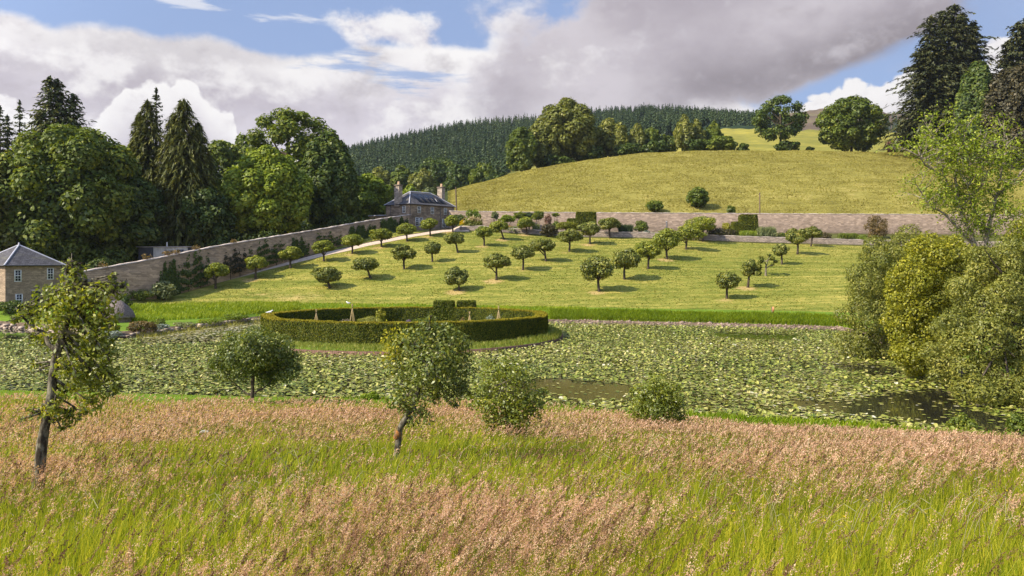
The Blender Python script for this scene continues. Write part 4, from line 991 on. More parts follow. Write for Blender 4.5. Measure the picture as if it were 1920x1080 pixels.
# ---- the orchard on the lawn
ORD = [k+' from the pond' for k in ('first', 'second', 'third', 'fourth', 'fifth', 'sixth', 'seventh', 'eighth', 'ninth')]
LOOK = {(0, 0): 'small round light green', (2, 0): 'dense ball shaped', (1, 0): 'low spreading leaning', (1, 1): 'lopsided leaning', (3, 0): 'large full crowned', (4, 2): 'thin sparse'}
def irregular(r, c, a, nb, sparse):
    """pruned fruit tree crown: a rough dome of unequal clumps with dents and gaps"""
    out = []
    for k in range(nb):
        ph = k*2.399963+r.normal()*0.4; t = np.clip(1-2*(k+.5)/nb*0.86+r.normal()*.1, -.75, 1); s = math.sqrt(max(0, 1-t*t)); q = (0.22 if sparse else 0.40)*r.uniform(.6, 1.3); rad = (1-q)*r.uniform(.8, 1.12)
        out.append([c[0]+a[0]*rad*s*math.cos(ph), c[1]+a[1]*rad*s*math.sin(ph), c[2]+a[2]*rad*t, a[0]*q, a[1]*q, a[2]*q*r.uniform(.7, 1.0)])
    if not sparse: out.append([c[0], c[1], c[2]+a[2]*.1, a[0]*.45, a[1]*.45, a[2]*.5])
    return out
def orchard():
    k = 0
    for ri, (row, L) in enumerate(ORCH):
        for ti, (px, py, yt, x0, x1) in enumerate(L):
            r = rg(1000+k); f = FEET[k]; k += 1; Y = f[1]
            w = (x1-x0)/F*Y/2; cx = ((x0+x1)/2-960)/F*Y; zt = zz(yt, Y); H = zt - f[2]
            low = {(2, 0): 0.10, (1, 0): 0.12}.get((ri, ti), 0.30 if ri != 3 else 0.24); zb = f[2]+H*low
            c = [cx, Y+r.normal()*0.15, (zt+zb)/2]; a = [w, w*r.uniform(0.9, 1.1), (zt-zb)/2]
            sparse = (ri, ti) == (4, 2)
            blobs = irregular(r, c, a, 13 if not sparse else 9, sparse)
            light = ri == 0 or (ri == 1 and ti >= 5) or (ri == 3 and ti >= 2)
            look = LOOK.get((ri, ti), 'light green rounded' if light else 'dark green rounded')
            top = np.array([cx*0.75+f[0]*0.25, c[1], zb+(zt-zb)*0.55])
            tree('apple_tree', f'{look} apple tree, {ORD[ti]}, {row}', 'apple tree', f, blobs, 4400 if not sparse else 900, 0.34 if not sparse else 0.30,
                 m_appley if light else m_apple, b_dark if not sparse else b_grey, 0.13 + 0.012*H, 2000+k, top, 6, 'apple trees on the orchard lawn', 0.06,
                 dict(tone0=0.48, tvar=0.2, up=0.30, rnd=0.5, shell=(0.45, 1.12)), fork=0.36)
orchard()

# ---- broadleaved trees placed by photo column, crown top row, crown width, distance
def broad(name, label, cat, px, yt, wpx, Y, mat, seed, crown=0.85, nb=26, fr=0.30, n=15000, size=0.8, taper=0.15, group=None, barkm=None, flat=0.12, base=None, kw={}, inner=True, rad=None, deep=None):
    r = rg(seed); X = (px-960)/F*Y; g = float(ground(X, Y)[0]) if base is None else base; zt = zz(yt, Y); H = zt-g; a = wpx/2/F*Y
    zb = zt - H*crown; c = [X, Y, (zt+zb)/2]; A = [a, (deep or a), (zt-zb)/2]
    bl = dome(r, c, A, int(nb*1.5), fr*0.82, flat, taper, inner)
    return tree(name, label, cat, [X, Y, g], bl, n, size, mat, barkm or b_dark, rad or max(0.12, H*0.02), seed, [X, Y, zb+(zt-zb)*0.75], 8, group, 0.05, kw)
WG = 'woodland trees behind the left wall'
K = dict(shell=(0.6, 1.06), cull=0.66, tvar=0.17, up=0.55, rnd=0.45)
broad('maple_tree', 'huge dense round maple behind the cottage, bright on top and dark below', 'tree', 135, 231, 260, 134, m_green, 301, 0.97, 46, 0.25, 38000, 0.72, 0.12, WG, kw=dict(K, tone0=0.38, tvar=0.2))
broad('broadleaf_tree', 'dark broadleaf tree between the round maple and the weeping conifers', 'tree', 232, 318, 150, 139, m_dark, 302, 0.97, 30, 0.27, 18000, 0.7, 0.1, WG, kw=K)
broad('broadleaf_tree', 'brownish green tree cut off by the left edge behind the cottage', 'tree', -12, 285, 130, 128, m_olive, 303, 0.95, 26, 0.28, 13000, 0.7, 0.1, WG, kw=dict(K, tone0=0.30))
broad('oak_tree', 'tall open crowned oak with sky showing through its top, above the left wall', 'tree', 542, 204, 165, 178, m_green, 304, 0.62, 34, 0.20, 15000, 0.75, 0.05, WG, kw=dict(K, shell=(0.0, 1.35), cull=0.0, tone0=0.42), inner=False)
broad('sycamore_tree', 'pale yellow green tree, brightest of the woodland behind the left wall', 'tree', 500, 268, 172, 155, m_lime, 305, 0.96, 40, 0.23, 28000, 0.72, 0.42, WG, kw=dict(K, tone0=0.46))
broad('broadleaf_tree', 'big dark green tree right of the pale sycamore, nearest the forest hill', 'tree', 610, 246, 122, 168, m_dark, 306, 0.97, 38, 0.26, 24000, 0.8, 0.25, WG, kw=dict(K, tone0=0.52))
broad('broadleaf_tree', 'airy light green tree standing just left of the stone house', 'tree', 690, 325, 96, 192, m_lime, 307, 0.95, 26, 0.26, 11000, 0.75, 0.1, WG, kw=dict(K, tone0=0.34))
broad('broadleaf_tree', 'green tree seen between the weeping conifers and the oak', 'tree', 418, 258, 100, 190, m_green, 308, 0.9, 24, 0.28, 11000, 0.9, 0.1, WG, kw=K)
broad('broadleaf_tree', 'small light tree on the skyline left of the weeping conifers', 'tree', 195, 262, 60, 220, m_lime, 309, 0.9, 16, 0.3, 5000, 1.0, 0.1, WG, kw=dict(K, tone0=0.3))
broad('broadleaf_tree', 'pale round tree on the skyline touching the weeping conifers', 'tree', 240, 264, 62, 232, m_lime, 310, 0.9, 16, 0.3, 5000, 1.0, 0.1, WG, kw=dict(K, tone0=0.3))
broad('broadleaf_tree', 'mid green tree partly hidden behind the oak, left side', 'tree', 452, 250, 70, 200, m_green, 311, 0.9, 18, 0.3, 7000, 0.9, 0.1, WG, kw=K)
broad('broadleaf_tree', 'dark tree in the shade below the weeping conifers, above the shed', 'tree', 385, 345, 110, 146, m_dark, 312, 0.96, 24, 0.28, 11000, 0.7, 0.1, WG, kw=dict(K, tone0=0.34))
broad('broadleaf_tree', 'small tree filling the gap between the dark tree and the house', 'tree', 655, 360, 50, 176, m_green, 313, 0.95, 16, 0.3, 5000, 0.7, 0.1, WG, kw=K)

def undergrowth():
    r = rg(55); bl = []
    for i in range(90):
        px = r.uniform(-60, 700); Yw = np.interp(px, [0, 150, 290, 404, 600, 772], [112, 112, 119, 129, 151, 176]) + r.uniform(3, 26)
        if 220 < px < 370 and Yw < 142: Yw = r.uniform(143, 150)
        g = G(px, Yw); h = r.uniform(1.6, 4.2); bl.append([g[0], g[1], g[2]+h*0.5, r.uniform(1.5, 3), r.uniform(1.5, 3), h*0.6])
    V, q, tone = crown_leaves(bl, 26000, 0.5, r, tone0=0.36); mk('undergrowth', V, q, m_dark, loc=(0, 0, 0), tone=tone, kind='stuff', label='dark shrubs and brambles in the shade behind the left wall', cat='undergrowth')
undergrowth()

# ---- conifers
def needles(r, base, H, R, whorls, mat, per=6, power=0.85, droop=0.25, spray=1.0, low=0.08, hang=0.2, jag=0.3, dens=5, up0=0.15, tone0=0.42, shape=None, wid=0.42):
    P_, T_, N_, Ls, parts = [], [], [], [], []
    base = np.asarray(base, float)
    for i in range(whorls):
        h = low + (1-low)*(i+0.5*r.random())/whorls
        L0 = R*((1-h)/(1-low))**power if shape is None else R*shape(h)
        for j in range(per):
            a = j*2*np.pi/per + i*1.1 + r.normal()*0.3; L = max(0.25, L0*(1+jag*r.normal()))
            d = np.array([math.cos(a), math.sin(a), 0.0]); p0 = base + [0, 0, H*h]
            m = max(3, int(dens*(0.4+0.6*L/R))); t = np.sort(r.uniform(0.12, 1.0, m))
            p = p0 + d*(L*t)[:, None]; p[:, 2] += L*(up0*t - droop*t*t); side = np.array([-d[1], d[0], 0])
            p += side*(r.uniform(-0.5, 0.5, m)*L*0.28*(1.15-t))[:, None]; p[:, 2] += r.normal(size=m)*0.12*spray
            tg = d + side*r.uniform(-0.9, 0.9, m)[:, None] + np.array([0, 0, 1.0])*(up0-2*droop*t-hang*r.random(m)*2)[:, None]
            P_.append(p); T_.append(tg); N_.append(np.array([0, 0, 1.0]) + 0.45*d + r.normal(size=(m, 3))*0.5); Ls.append(spray*r.uniform(0.7, 1.35, m)*(0.65+0.35*(1-h)))
            if i % 2 == 0: e = p0 + d*L*0.85 + [0, 0, L*(up0*0.85-droop*0.72)]; parts.append(tube(np.stack([p0, p0*0.5+e*0.5+[0, 0, L*0.05], e]), [0.012*H*(1-h)*0.5+0.03, 0.04, 0.02], 4))
    m = 14; tp = base + [0, 0, H]; P_.append(tp - np.array([0, 0, 1])*(r.random(m)*H*0.06)[:, None]); T_.append(np.tile([0, 0, 1.0], (m, 1))+r.normal(size=(m, 3))*0.4); N_.append(r.normal(size=(m, 3))); Ls.append(np.full(m, spray*0.8))
    c, tg, nn, L = np.concatenate(P_), np.concatenate(T_), norm(np.concatenate(N_)), np.concatenate(Ls)
    V, q = leaves(c, nn, L, L*wid, r, tg); tone = np.clip(tone0+0.17*r.normal(size=len(c)), 0, 1)
    parts.append(tube(np.stack([base-[0, 0, .3], base+[0, 0, H*0.5], base+[0, 0, H*0.97]]), [H*0.017, H*0.011, 0.03], 7))
    return (V, q, tone), parts

def conifer(name, label, leaders, Y, mat, seed, R, spray, whorls=26, group=None, cat='tree', barkm=None, **kw):
    """leaders: list of (photo column of tip, row of tip, radius factor, extra distance)"""
    r = rg(seed); px0 = leaders[0][0]; b0 = G(px0, Y); t = thing(name, label, cat, b0, group); W, C_ = [], []
    for px, yt, f, dy in leaders:
        g = G(px, Y+dy); g[2] = min(g[2], b0[2]+1); H = zz(yt, Y+dy)-g[2]
        (V, q, tone), parts = needles(r, g, H, R*f, int(whorls*(0.6+0.4*H/30)), mat, spray=spray, **kw); C_.append((V, q, tone)); W += parts
    V, ps = join(W); mk('trunk', V, ps, barkm or b_dark, t)
    V, ps = join([(a, b) for a, b, _ in C_]); mk('crown', V, ps, mat, t, tone=np.concatenate([c for *_, c in C_]))
    return t
conifer('cypress_tree', 'tall dark twin tipped cypress behind the round maple', [(93, 144, 1.0, 0), (108, 148, 1.0, 1), (137, 176, 0.95, 2), (75, 205, 0.7, 1)], 166, m_conif, 401, 9.0, 1.35, 50, WG, per=9, power=0.62, droop=0.35, dens=13, jag=0.16, up0=0.35, hang=0.3)
conifer('spruce_tree', 'thin spruce with spiky open top left of the twin tipped cypress', [(37, 188, 1, 0)], 178, m_conif, 402, 7.0, 1.2, 34, WG, per=7, droop=0.1, dens=9, jag=0.25)
conifer('spruce_tree', 'dark conifer cut off by the left edge of the photo', [(0, 198, 1, 0), (14, 213, 0.8, 2)], 172, m_conif, 403, 7.5, 1.2, 34, WG, per=8, droop=0.15, dens=11)
WK = dict(per=11, power=0.45, droop=0.8, dens=24, jag=0.14, up0=0.25, hang=1.3, tone0=0.46, wid=0.15)
conifer('weeping_conifer', 'weeping conifer with long hanging sprays, left of the pair', [(277, 190, 1, 0), (262, 214, 0.75, 0.6)], 148, m_weep, 404, 5.2, 1.9, 46, WG, **WK)
conifer('weeping_conifer', 'broad weeping conifer with long hanging sprays, right of the pair', [(345, 187, 1, 0), (372, 232, 0.8, 0.8), (325, 215, 0.8, 0.3)], 146, m_weep, 405, 6.2, 1.9, 46, WG, **WK)
conifer('spruce_tree', 'spruce tip poking up between the two weeping conifers', [(293, 166, 1, 0)], 158, m_conif, 406, 6.5, 1.3, 34, WG, per=7, droop=0.05, up0=0.3, dens=7)
conifer('pine_tree', 'dark pine tuft just behind the broad weeping conifer', [(338, 186, 1, 0)], 160, m_conif, 407, 3.2, 1.2, 26, WG, per=7, droop=0.05, up0=0.2, dens=6)

RGp = 'tall trees at the right end of the hay field'
FK = dict(per=8, power=0.52, droop=0.30, dens=34, jag=0.42, up0=0.26, hang=0.25, wid=0.34, tone0=0.42)
conifer('giant_fir', 'enormous many topped dark fir towering over the right side', [(1790, 8, 1.0, 0), (1766, 20, 0.8, 2), (1745, 30, 0.8, -2), (1826, 40, 0.62, 1), (1728, 90, 0.72, -1), (1806, 24, 0.7, 3)], 262, m_fir, 411, 12.5, 1.7, 40, RGp, **FK)
conifer('giant_fir', 'dark fir cut off by the right edge of the photo', [(1908, 42, 1.0, 0), (1925, 30, 0.9, 3), (1890, 75, 0.6, -1)], 256, m_fir, 412, 10.0, 1.7, 38, RGp, **FK)
broad('broadleaf_tree', 'dense dark green tree between the giant fir and the copper tree', 'tree', 1830, 112, 85, 246, m_dark, 413, 0.97, 34, 0.28, 15000, 1.0, 0.3, RGp, kw=dict(K, tone0=0.5))
broad('copper_beech', 'dark copper leaved tree at the right edge of the photo', 'tree', 1898, 118, 115, 240, m_copper, 414, 0.97, 34, 0.28, 17000, 1.0, 0.2, RGp, kw=dict(K, tone0=0.5))
broad('broadleaf_shrub', 'purple leaved bush at the foot of the giant fir', 'bush', 1672, 263, 26, 286, m_purple, 415, 1.0, 8, 0.4, 1500, 0.8, 0.1, kw=K)

# ---- trees along the crest of the hay field
CG = 'trees along the crest of the hay field'
broad('oak_tree', 'open branched oak on the crest with sky through its crown', 'tree', 1463, 180, 96, 306, m_dark, 421, 0.80, 26, 0.22, 7500, 0.95, 0.1, CG, kw=dict(K, shell=(0.0, 1.3), cull=0.0, tone0=0.46), inner=False)
broad('hawthorn_bush', 'low round bush at the foot of the open oak', 'bush', 1477, 263, 52, 304, m_dark, 422, 1.0, 9, 0.4, 1600, 0.9, 0.0, kw=K)
broad('sycamore_tree', 'big dense round tree standing alone on the field crest', 'tree', 1596, 180, 128, 304, m_green, 423, 0.97, 44, 0.25, 16000, 1.1, 0.12, CG, kw=dict(K, tone0=0.34))
broad('lime_tree', 'tallest rounded tree of the clump on the left shoulder of the field', 'tree', 1062, 187, 128, 306, m_olive, 424, 0.97, 44, 0.25, 20000, 1.15, 0.12, CG, kw=dict(K, tone0=0.34))
broad('lime_tree', 'leftmost dark tree of the clump at the edge of the field', 'tree', 978, 238, 62, 290, m_green, 425, 0.97, 24, 0.28, 8000, 1.1, 0.15, CG, kw=dict(K, tone0=0.3))
broad('lime_tree', 'olive tree leaning out left of the tallest tree in the clump', 'tree', 1018, 222, 70, 300, m_olive, 426, 0.97, 24, 0.28, 9000, 1.1, 0.15, CG, kw=dict(K, tone0=0.30))
broad('lime_tree', 'yellowish tree right of the tallest tree in the clump', 'tree', 1146, 220, 66, 314, m_olive, 427, 0.95, 22, 0.28, 8000, 1.1, 0.1, CG, kw=dict(K, tone0=0.40))
for i, (px, yt, w, lab) in enumerate(((1163, 234, 34, 'slim pale poplar, first from the left in the row on the crest'), (1195, 230, 34, 'slim pale poplar, second from the left in the row on the crest'), (1222, 236, 44, 'broader poplar, third from the left in the row on the crest'),
                                     (1283, 217, 40, 'tall pale poplar leading the right hand group on the crest'), (1306, 224, 36, 'olive poplar in the middle of the right hand group'), (1338, 226, 38, 'darker poplar at the right of the crest group'))):
    broad('poplar_tree', lab, 'tree', px, yt, w, 308+4*(i % 3), m_olive if i % 3 != 2 else m_green, 430+i, 0.97, 20, 0.32, 6000, 0.95, 0.5, CG, kw=dict(K, tone0=0.40))
broad('hazel_bush', 'bright green bush at the right end of the crest trees', 'bush', 1352, 254, 66, 304, m_green, 441, 1.0, 14, 0.34, 3800, 0.9, 0.1, kw=dict(K, tone0=0.44))
broad('hazel_bush', 'small dark upright bush standing apart on the crest', 'bush', 1370, 260, 17, 310, m_dark, 442, 1.0, 8, 0.4, 900, 0.8, 0.2, kw=K)
broad('hazel_bush', 'small grey green dome shaped bush on the crest', 'bush', 1393, 268, 24, 310, m_dark, 443, 1.0, 8, 0.4, 1100, 0.8, 0.0, kw=dict(K, tone0=0.6))
broad('hazel_bush', 'dark green bush between the poplars and the right hand group', 'bush', 1250, 250, 40, 318, m_dark, 444, 1.0, 12, 0.36, 2600, 0.9, 0.1, kw=dict(K, tone0=0.5))
broad('hazel_bush', 'low bush below the clump of limes at the field edge', 'bush', 1105, 272, 60, 303, m_dark, 445, 1.0, 12, 0.36, 3000, 0.9, 0.0, kw=dict(K, tone0=0.5))
broad('hazel_bush', 'low bush under the tallest lime of the field edge clump', 'bush', 1040, 290, 74, 297, m_dark, 451, 1.0, 12, 0.36, 2600, 0.9, 0.0, kw=dict(K, tone0=0.4))
broad('hazel_bush', 'low dark bush at the foot of the first slim poplar', 'bush', 1178, 268, 56, 303, m_dark, 452, 1.0, 12, 0.36, 2400, 0.9, 0.0, kw=dict(K, tone0=0.4))
broad('hazel_bush', 'low dark bush at the foot of the broader poplar', 'bush', 1228, 262, 50, 306, m_dark, 453, 1.0, 12, 0.36, 2200, 0.9, 0.0, kw=dict(K, tone0=0.4))
broad('hazel_bush', 'dark bush under the olive poplar of the right hand group', 'bush', 1308, 258, 56, 306, m_dark, 454, 1.0, 12, 0.36, 2200, 0.9, 0.0, kw=dict(K, tone0=0.4))
broad('hazel_bush', 'tiny bush right of the open oak on the crest', 'bush', 1518, 275, 20, 303, m_dark, 446, 1.0, 6, 0.4, 500, 0.7, 0.0, kw=K)
# bushes just behind the pale wall
broad('young_tree', 'young upright tree growing behind the pale wall', 'tree', 1308, 349, 42, 196, m_green, 447, 0.99, 18, 0.32, 4200, 0.55, 0.35, kw=dict(K, tone0=0.32))
broad('gorse_bush', 'round bush behind the pale wall left of the young tree', 'bush', 1228, 374, 33, 193, m_green, 448, 1.0, 10, 0.38, 1900, 0.5, 0.1, kw=dict(K, tone0=0.42))
broad('gorse_bush', 'smallest bush behind the pale wall right of the young tree', 'bush', 1371, 384, 18, 191, m_green, 449, 1.0, 7, 0.4, 900, 0.45, 0.1, kw=dict(K, tone0=0.36))

# ---- woods below the forest hill
VG = 'rounded trees below the conifer hill'
for i, (px, yt, w, Y, m, lab) in enumerate(((712, 312, 56, 330, m_olive, 'olive rounded tree directly above the house chimney'), (752, 306, 60, 352, m_green, 'rounded green tree behind the house ridge'),
        (822, 292, 92, 372, m_dark, 'largest dark rounded tree below the conifer hill'), (790, 318, 58, 340, m_olive, 'olive tree in front of the largest dark tree, left side'), (862, 306, 64, 362, m_dark, 'dark tree right of the largest rounded tree'),
        (905, 304, 56, 352, m_green, 'rounded tree nearest the left edge of the hay field'), (845, 336, 44, 322, m_dark, 'small dark tree right of the chimney'), (770, 345, 36, 290, m_lime, 'small light green tree just behind the house roof'),
        (670, 330, 50, 320, m_green, 'green tree left of the house below the conifers'), (930, 318, 44, 345, m_dark, 'dark tree tucked against the lime clump'), (805, 350, 30, 300, m_blue, 'small blue green tree behind the right chimney'))):
    broad('rounded_tree', lab, 'tree', px, yt, w, Y, m, 460+i, 0.97, 22, 0.29, 6500, 1.25, 0.1, VG, kw=dict(K, tone0=0.36))

def plantation():
    r = rg(77); px = r.uniform(560, 1500, 11000); Y = r.uniform(455, 862, 11000); X = (px-960)/F*Y
    keep = (Y > np.interp(px, [560, 930, 1000, 1230, 1340, 1500], [455, 455, 560, 575, 610, 700])) & (r.random(11000) < np.interp(Y, [455, 860], [0.5, 0.9])); X, Y = X[keep], Y[keep]
    px2 = r.uniform(1630, 1900, 420); Y2 = r.uniform(1150, 1560, 420); X = np.concatenate([X, (px2-960)/F*Y2]); Y = np.concatenate([Y, Y2])
    Z = ground(X, Y); n = len(X); H = r.uniform(7.5, 14.5, n)+1.5*np.sin(X*0.03)*np.sin(Y*0.021); R = H*r.uniform(0.15, 0.22, n); S_ = 30
    h = np.tile(np.linspace(0.04, 0.97, S_), (n, 1)) + r.normal(size=(n, S_))*0.01; a = r.uniform(0, 2*np.pi, (n, 1)) + np.arange(S_)*2.4
    rad = R[:, None]*(1-h)**0.8*r.uniform(0.55, 0.8, (n, S_)); d = np.stack([np.cos(a), np.sin(a), 0*a], -1)
    c = np.stack([X[:, None]+d[..., 0]*rad, Y[:, None]+d[..., 1]*rad, Z[:, None]+H[:, None]*h], -1).reshape(-1, 3)
    L = ((R[:, None]*(1-h)*1.25+0.9)*r.uniform(0.8, 1.2, (n, S_))).ravel(); dd = d.reshape(-1, 3)
    V, q = leaves(c, norm(dd*0.8+[0, 0, 0.7]+r.normal(size=dd.shape)*0.25), L, L*0.75, r, dd+[0, 0, -0.9]+r.normal(size=dd.shape)*0.3)
    tone = np.clip(np.repeat(0.40+0.17*r.normal(size=n)+0.10*np.sin(X*.02+1)*np.sin(Y*.017), S_)+0.1*r.normal(size=n*S_), 0, 1)
    mk('conifer_forest', V, q, m_spruce, loc=(0, 0, 0), tone=tone, kind='stuff', label='dark conifer plantation covering the hill on the skyline', cat='forest')
plantation()
def ridge_conifers():
    for i, px in enumerate((1338, 1347, 1356, 1363, 1372, 1380, 1389, 1397, 1404, 1412, 1420, 1428, 1436, 1444)):
        r = rg(600+i); yt = 205 + r.uniform(0, 8) + (px-1338)*0.04
        conifer('ridge_conifer', ('conifer at the right end of the skyline plantation with sky between the stems'), [(px, yt, 1, 0)], 800+r.uniform(-10, 10), m_spruce, 620+i, 3.4, 2.4, 14, 'conifers at the thin right end of the skyline plantation', per=6, droop=0.2, dens=3, low=0.22, wid=0.6)
ridge_conifers()

# ---- willows and the ash on the right shore
WI = dict(shell=(0.62, 1.06), cull=0.7, tvar=0.19, aspect=0.42, rnd=0.6)
def mass(name, label, Y, blobs_px, n, size, mat, seed, rad=0.22, group=None, kw={}, barkm=None, sub=7, dz=1.0):
    """tree built from big clumps given in photo columns and rows, each broken into smaller clumps"""
    r = rg(seed); B = []
    for (px, py, rp, dy) in blobs_px:
        c = P(px, py, Y+dy); R = rp/F*(Y+dy)
        B += dome(r, c, [R, R*dz, R], sub, 0.42, 0.0, 0.0)
    B = np.array(B); g = float(ground(B[:, 0].mean(), Y)[0]); B[:, 2] = np.maximum(B[:, 2], 0.25+B[:, 5]*0.75)
    bx_ = B[:, 0].mean()+2.0; by_ = max(Y, float(far(960+F*bx_/Y))+0.8); base = np.array([bx_, by_, float(ground(bx_, by_)[0])]); return tree(name, label, 'willow' if 'willow' in name else 'tree', base, B, n, size, mat, barkm or b_dark, rad, seed, np.array([bx_, Y+1.0, B[:, 2].max()*0.75]), 10, group, 0.08, kw)
WGp = 'willows leaning over the right shore'
mass('willow_tree', 'olive green willow at the far left of the shoreline willows', 66, [(1700, 470, 52, 2), (1650, 480, 42, 0), (1630, 530, 50, 0), (1618, 590, 44, -1), (1608, 640, 40, -1), (1650, 650, 42, -1), (1625, 668, 24, -2), (1670, 672, 30, -2), (1640, 560, 50, 3), (1690, 560, 60, 0), (1640, 600, 46, -2), (1720, 620, 60, 1)], 44000, 0.20, m_olive, 501, 0.24, WGp, dict(WI, tone0=0.40))
mass('willow_tree', 'bright yellow green willow in the middle of the shoreline willows', 54.5, [(1745, 470, 44, 0), (1790, 480, 44, 1), (1720, 520, 46, -1), (1765, 540, 52, 0), (1705, 580, 44, -1), (1740, 610, 50, -1), (1700, 640, 36, -1), (1720, 680, 34, -1), (1700, 665, 28, -2), (1830, 520, 52, 1), (1790, 560, 60, .5), (1795, 620, 58, .5), (1760, 590, 55, 0), (1685, 605, 34, -.5), (1800, 500, 58, 1), (1740, 640, 50, 0), (1700, 545, 40, 0)], 46000, 0.18, m_gold, 502, 0.22, WGp, dict(WI, tone0=0.42, aspect=0.6))
mass('willow_tree', 'largest grey green willow spreading over the water at the right edge', 46.5, [(1850, 500, 44, 2), (1900, 490, 56, 2), (1950, 520, 62, 2), (1820, 560, 48, 1), (1880, 570, 62, 0), (1790, 620, 46, 0), (1850, 640, 62, -1), (1920, 630, 70, 0), (1770, 680, 44, -1), (1820, 710, 52, -2), (1880, 700, 60, -1), (1940, 710, 66, -1), (1850, 750, 42, -3), (1900, 750, 44, -3), (1960, 600, 70, 1), (1990, 700, 70, 0), (1800, 660, 44, -1)], 84000, 0.165, m_olive, 503, 0.3, WGp, dict(WI, tone0=0.46))
broad('maple_tree', 'yellow green maple showing above the willows at the right edge', 'tree', 1925, 398, 90, 70, m_gold, 504, 0.9, 20, 0.3, 9000, 0.26, 0.1, kw=dict(WI, tone0=0.36))

def ash():
    r = rg(515); Y = 64.0; g = float(ground((1836-960)/F*Y, Y)[0]); t = thing('ash_tree', 'tall sparse yellow green ash with bare pale stems rising behind the willows', 'tree', [(1836-960)/F*Y, Y, g])
    stems = [[(1836, None), (1832, 468), (1800, 390), (1790, 330), (1800, 280), (1815, 235)], [(1840, None), (1850, 440), (1868, 370), (1880, 310), (1890, 260)], [(1832, 468), (1770, 400), (1742, 385), (1720, 350)], [(1800, 390), (1770, 330), (1755, 265), (1748, 250)],
             [(1850, 440), (1890, 410), (1930, 395)], [(1868, 370), (1910, 330), (1940, 290)], [(1790, 330), (1830, 300), (1850, 250)], [(1800, 390), (1840, 350), (1862, 300)], [(1770, 330), (1735, 310), (1722, 290)], [(1850, 440), (1820, 380), (1812, 340)]]
    parts, tips = [], []
    for k, st in enumerate(stems):
        dy = r.uniform(-2.5, 2.5) if k > 1 else 0; pts = []
        for j, (px, py) in enumerate(st):
            p = P(px, py if py else 500, Y + dy*(j/len(st)));
            if py is None: p[2] = g-0.2
            pts.append(p)
        pts = np.array(pts); rd = np.linspace(0.20 if k < 2 else 0.10, 0.03, len(pts)); parts.append(tube(pts, rd, 6))
        for j in range(1, len(pts)):
            for _ in range(9 if k < 2 else 10):
                f = r.random(); q0 = pts[j-1]*(1-f)+pts[j]*f; L = r.uniform(0.7, 2.6)
                if q0[2] < g+5.5: continue
                e = q0 + norm(r.normal(size=3)*[1, 1, 0.6] + [0, 0, 0.55])*L; parts.append(tube(np.stack([q0, q0*0.5+e*0.5+[0, 0, 0.08], e]), [0.035, 0.025, 0.010], 4)); tips += [e, q0*0.3+e*0.7]
                for _ in range(2): e2 = e + norm(r.normal(size=3)+[0, 0, 0.3])*r.uniform(0.3, 0.9); parts.append(tube(np.stack([q0*0.4+e*0.6, e2]), [0.02, 0.008], 4)); tips.append(e2)
    V, ps = join(parts); mk('trunk', V, ps, b_pale, t, smooth=True)
    tips = np.array(tips); c = np.repeat(tips, 12, 0); c = c + r.normal(size=c.shape)*[0.34, 0.34, 0.24]; n = len(c)
    V, q = leaves(c, norm(r.normal(size=(n, 3))*0.6+[0, 0, 0.6]), 0.27*r.uniform(0.6, 1.3, n), 0.12*r.uniform(0.7, 1.3, n), r)
    mk('crown', V, q, m_lime, t, tone=np.clip(0.48+0.18*r.normal(size=n), 0, 1))
ash()

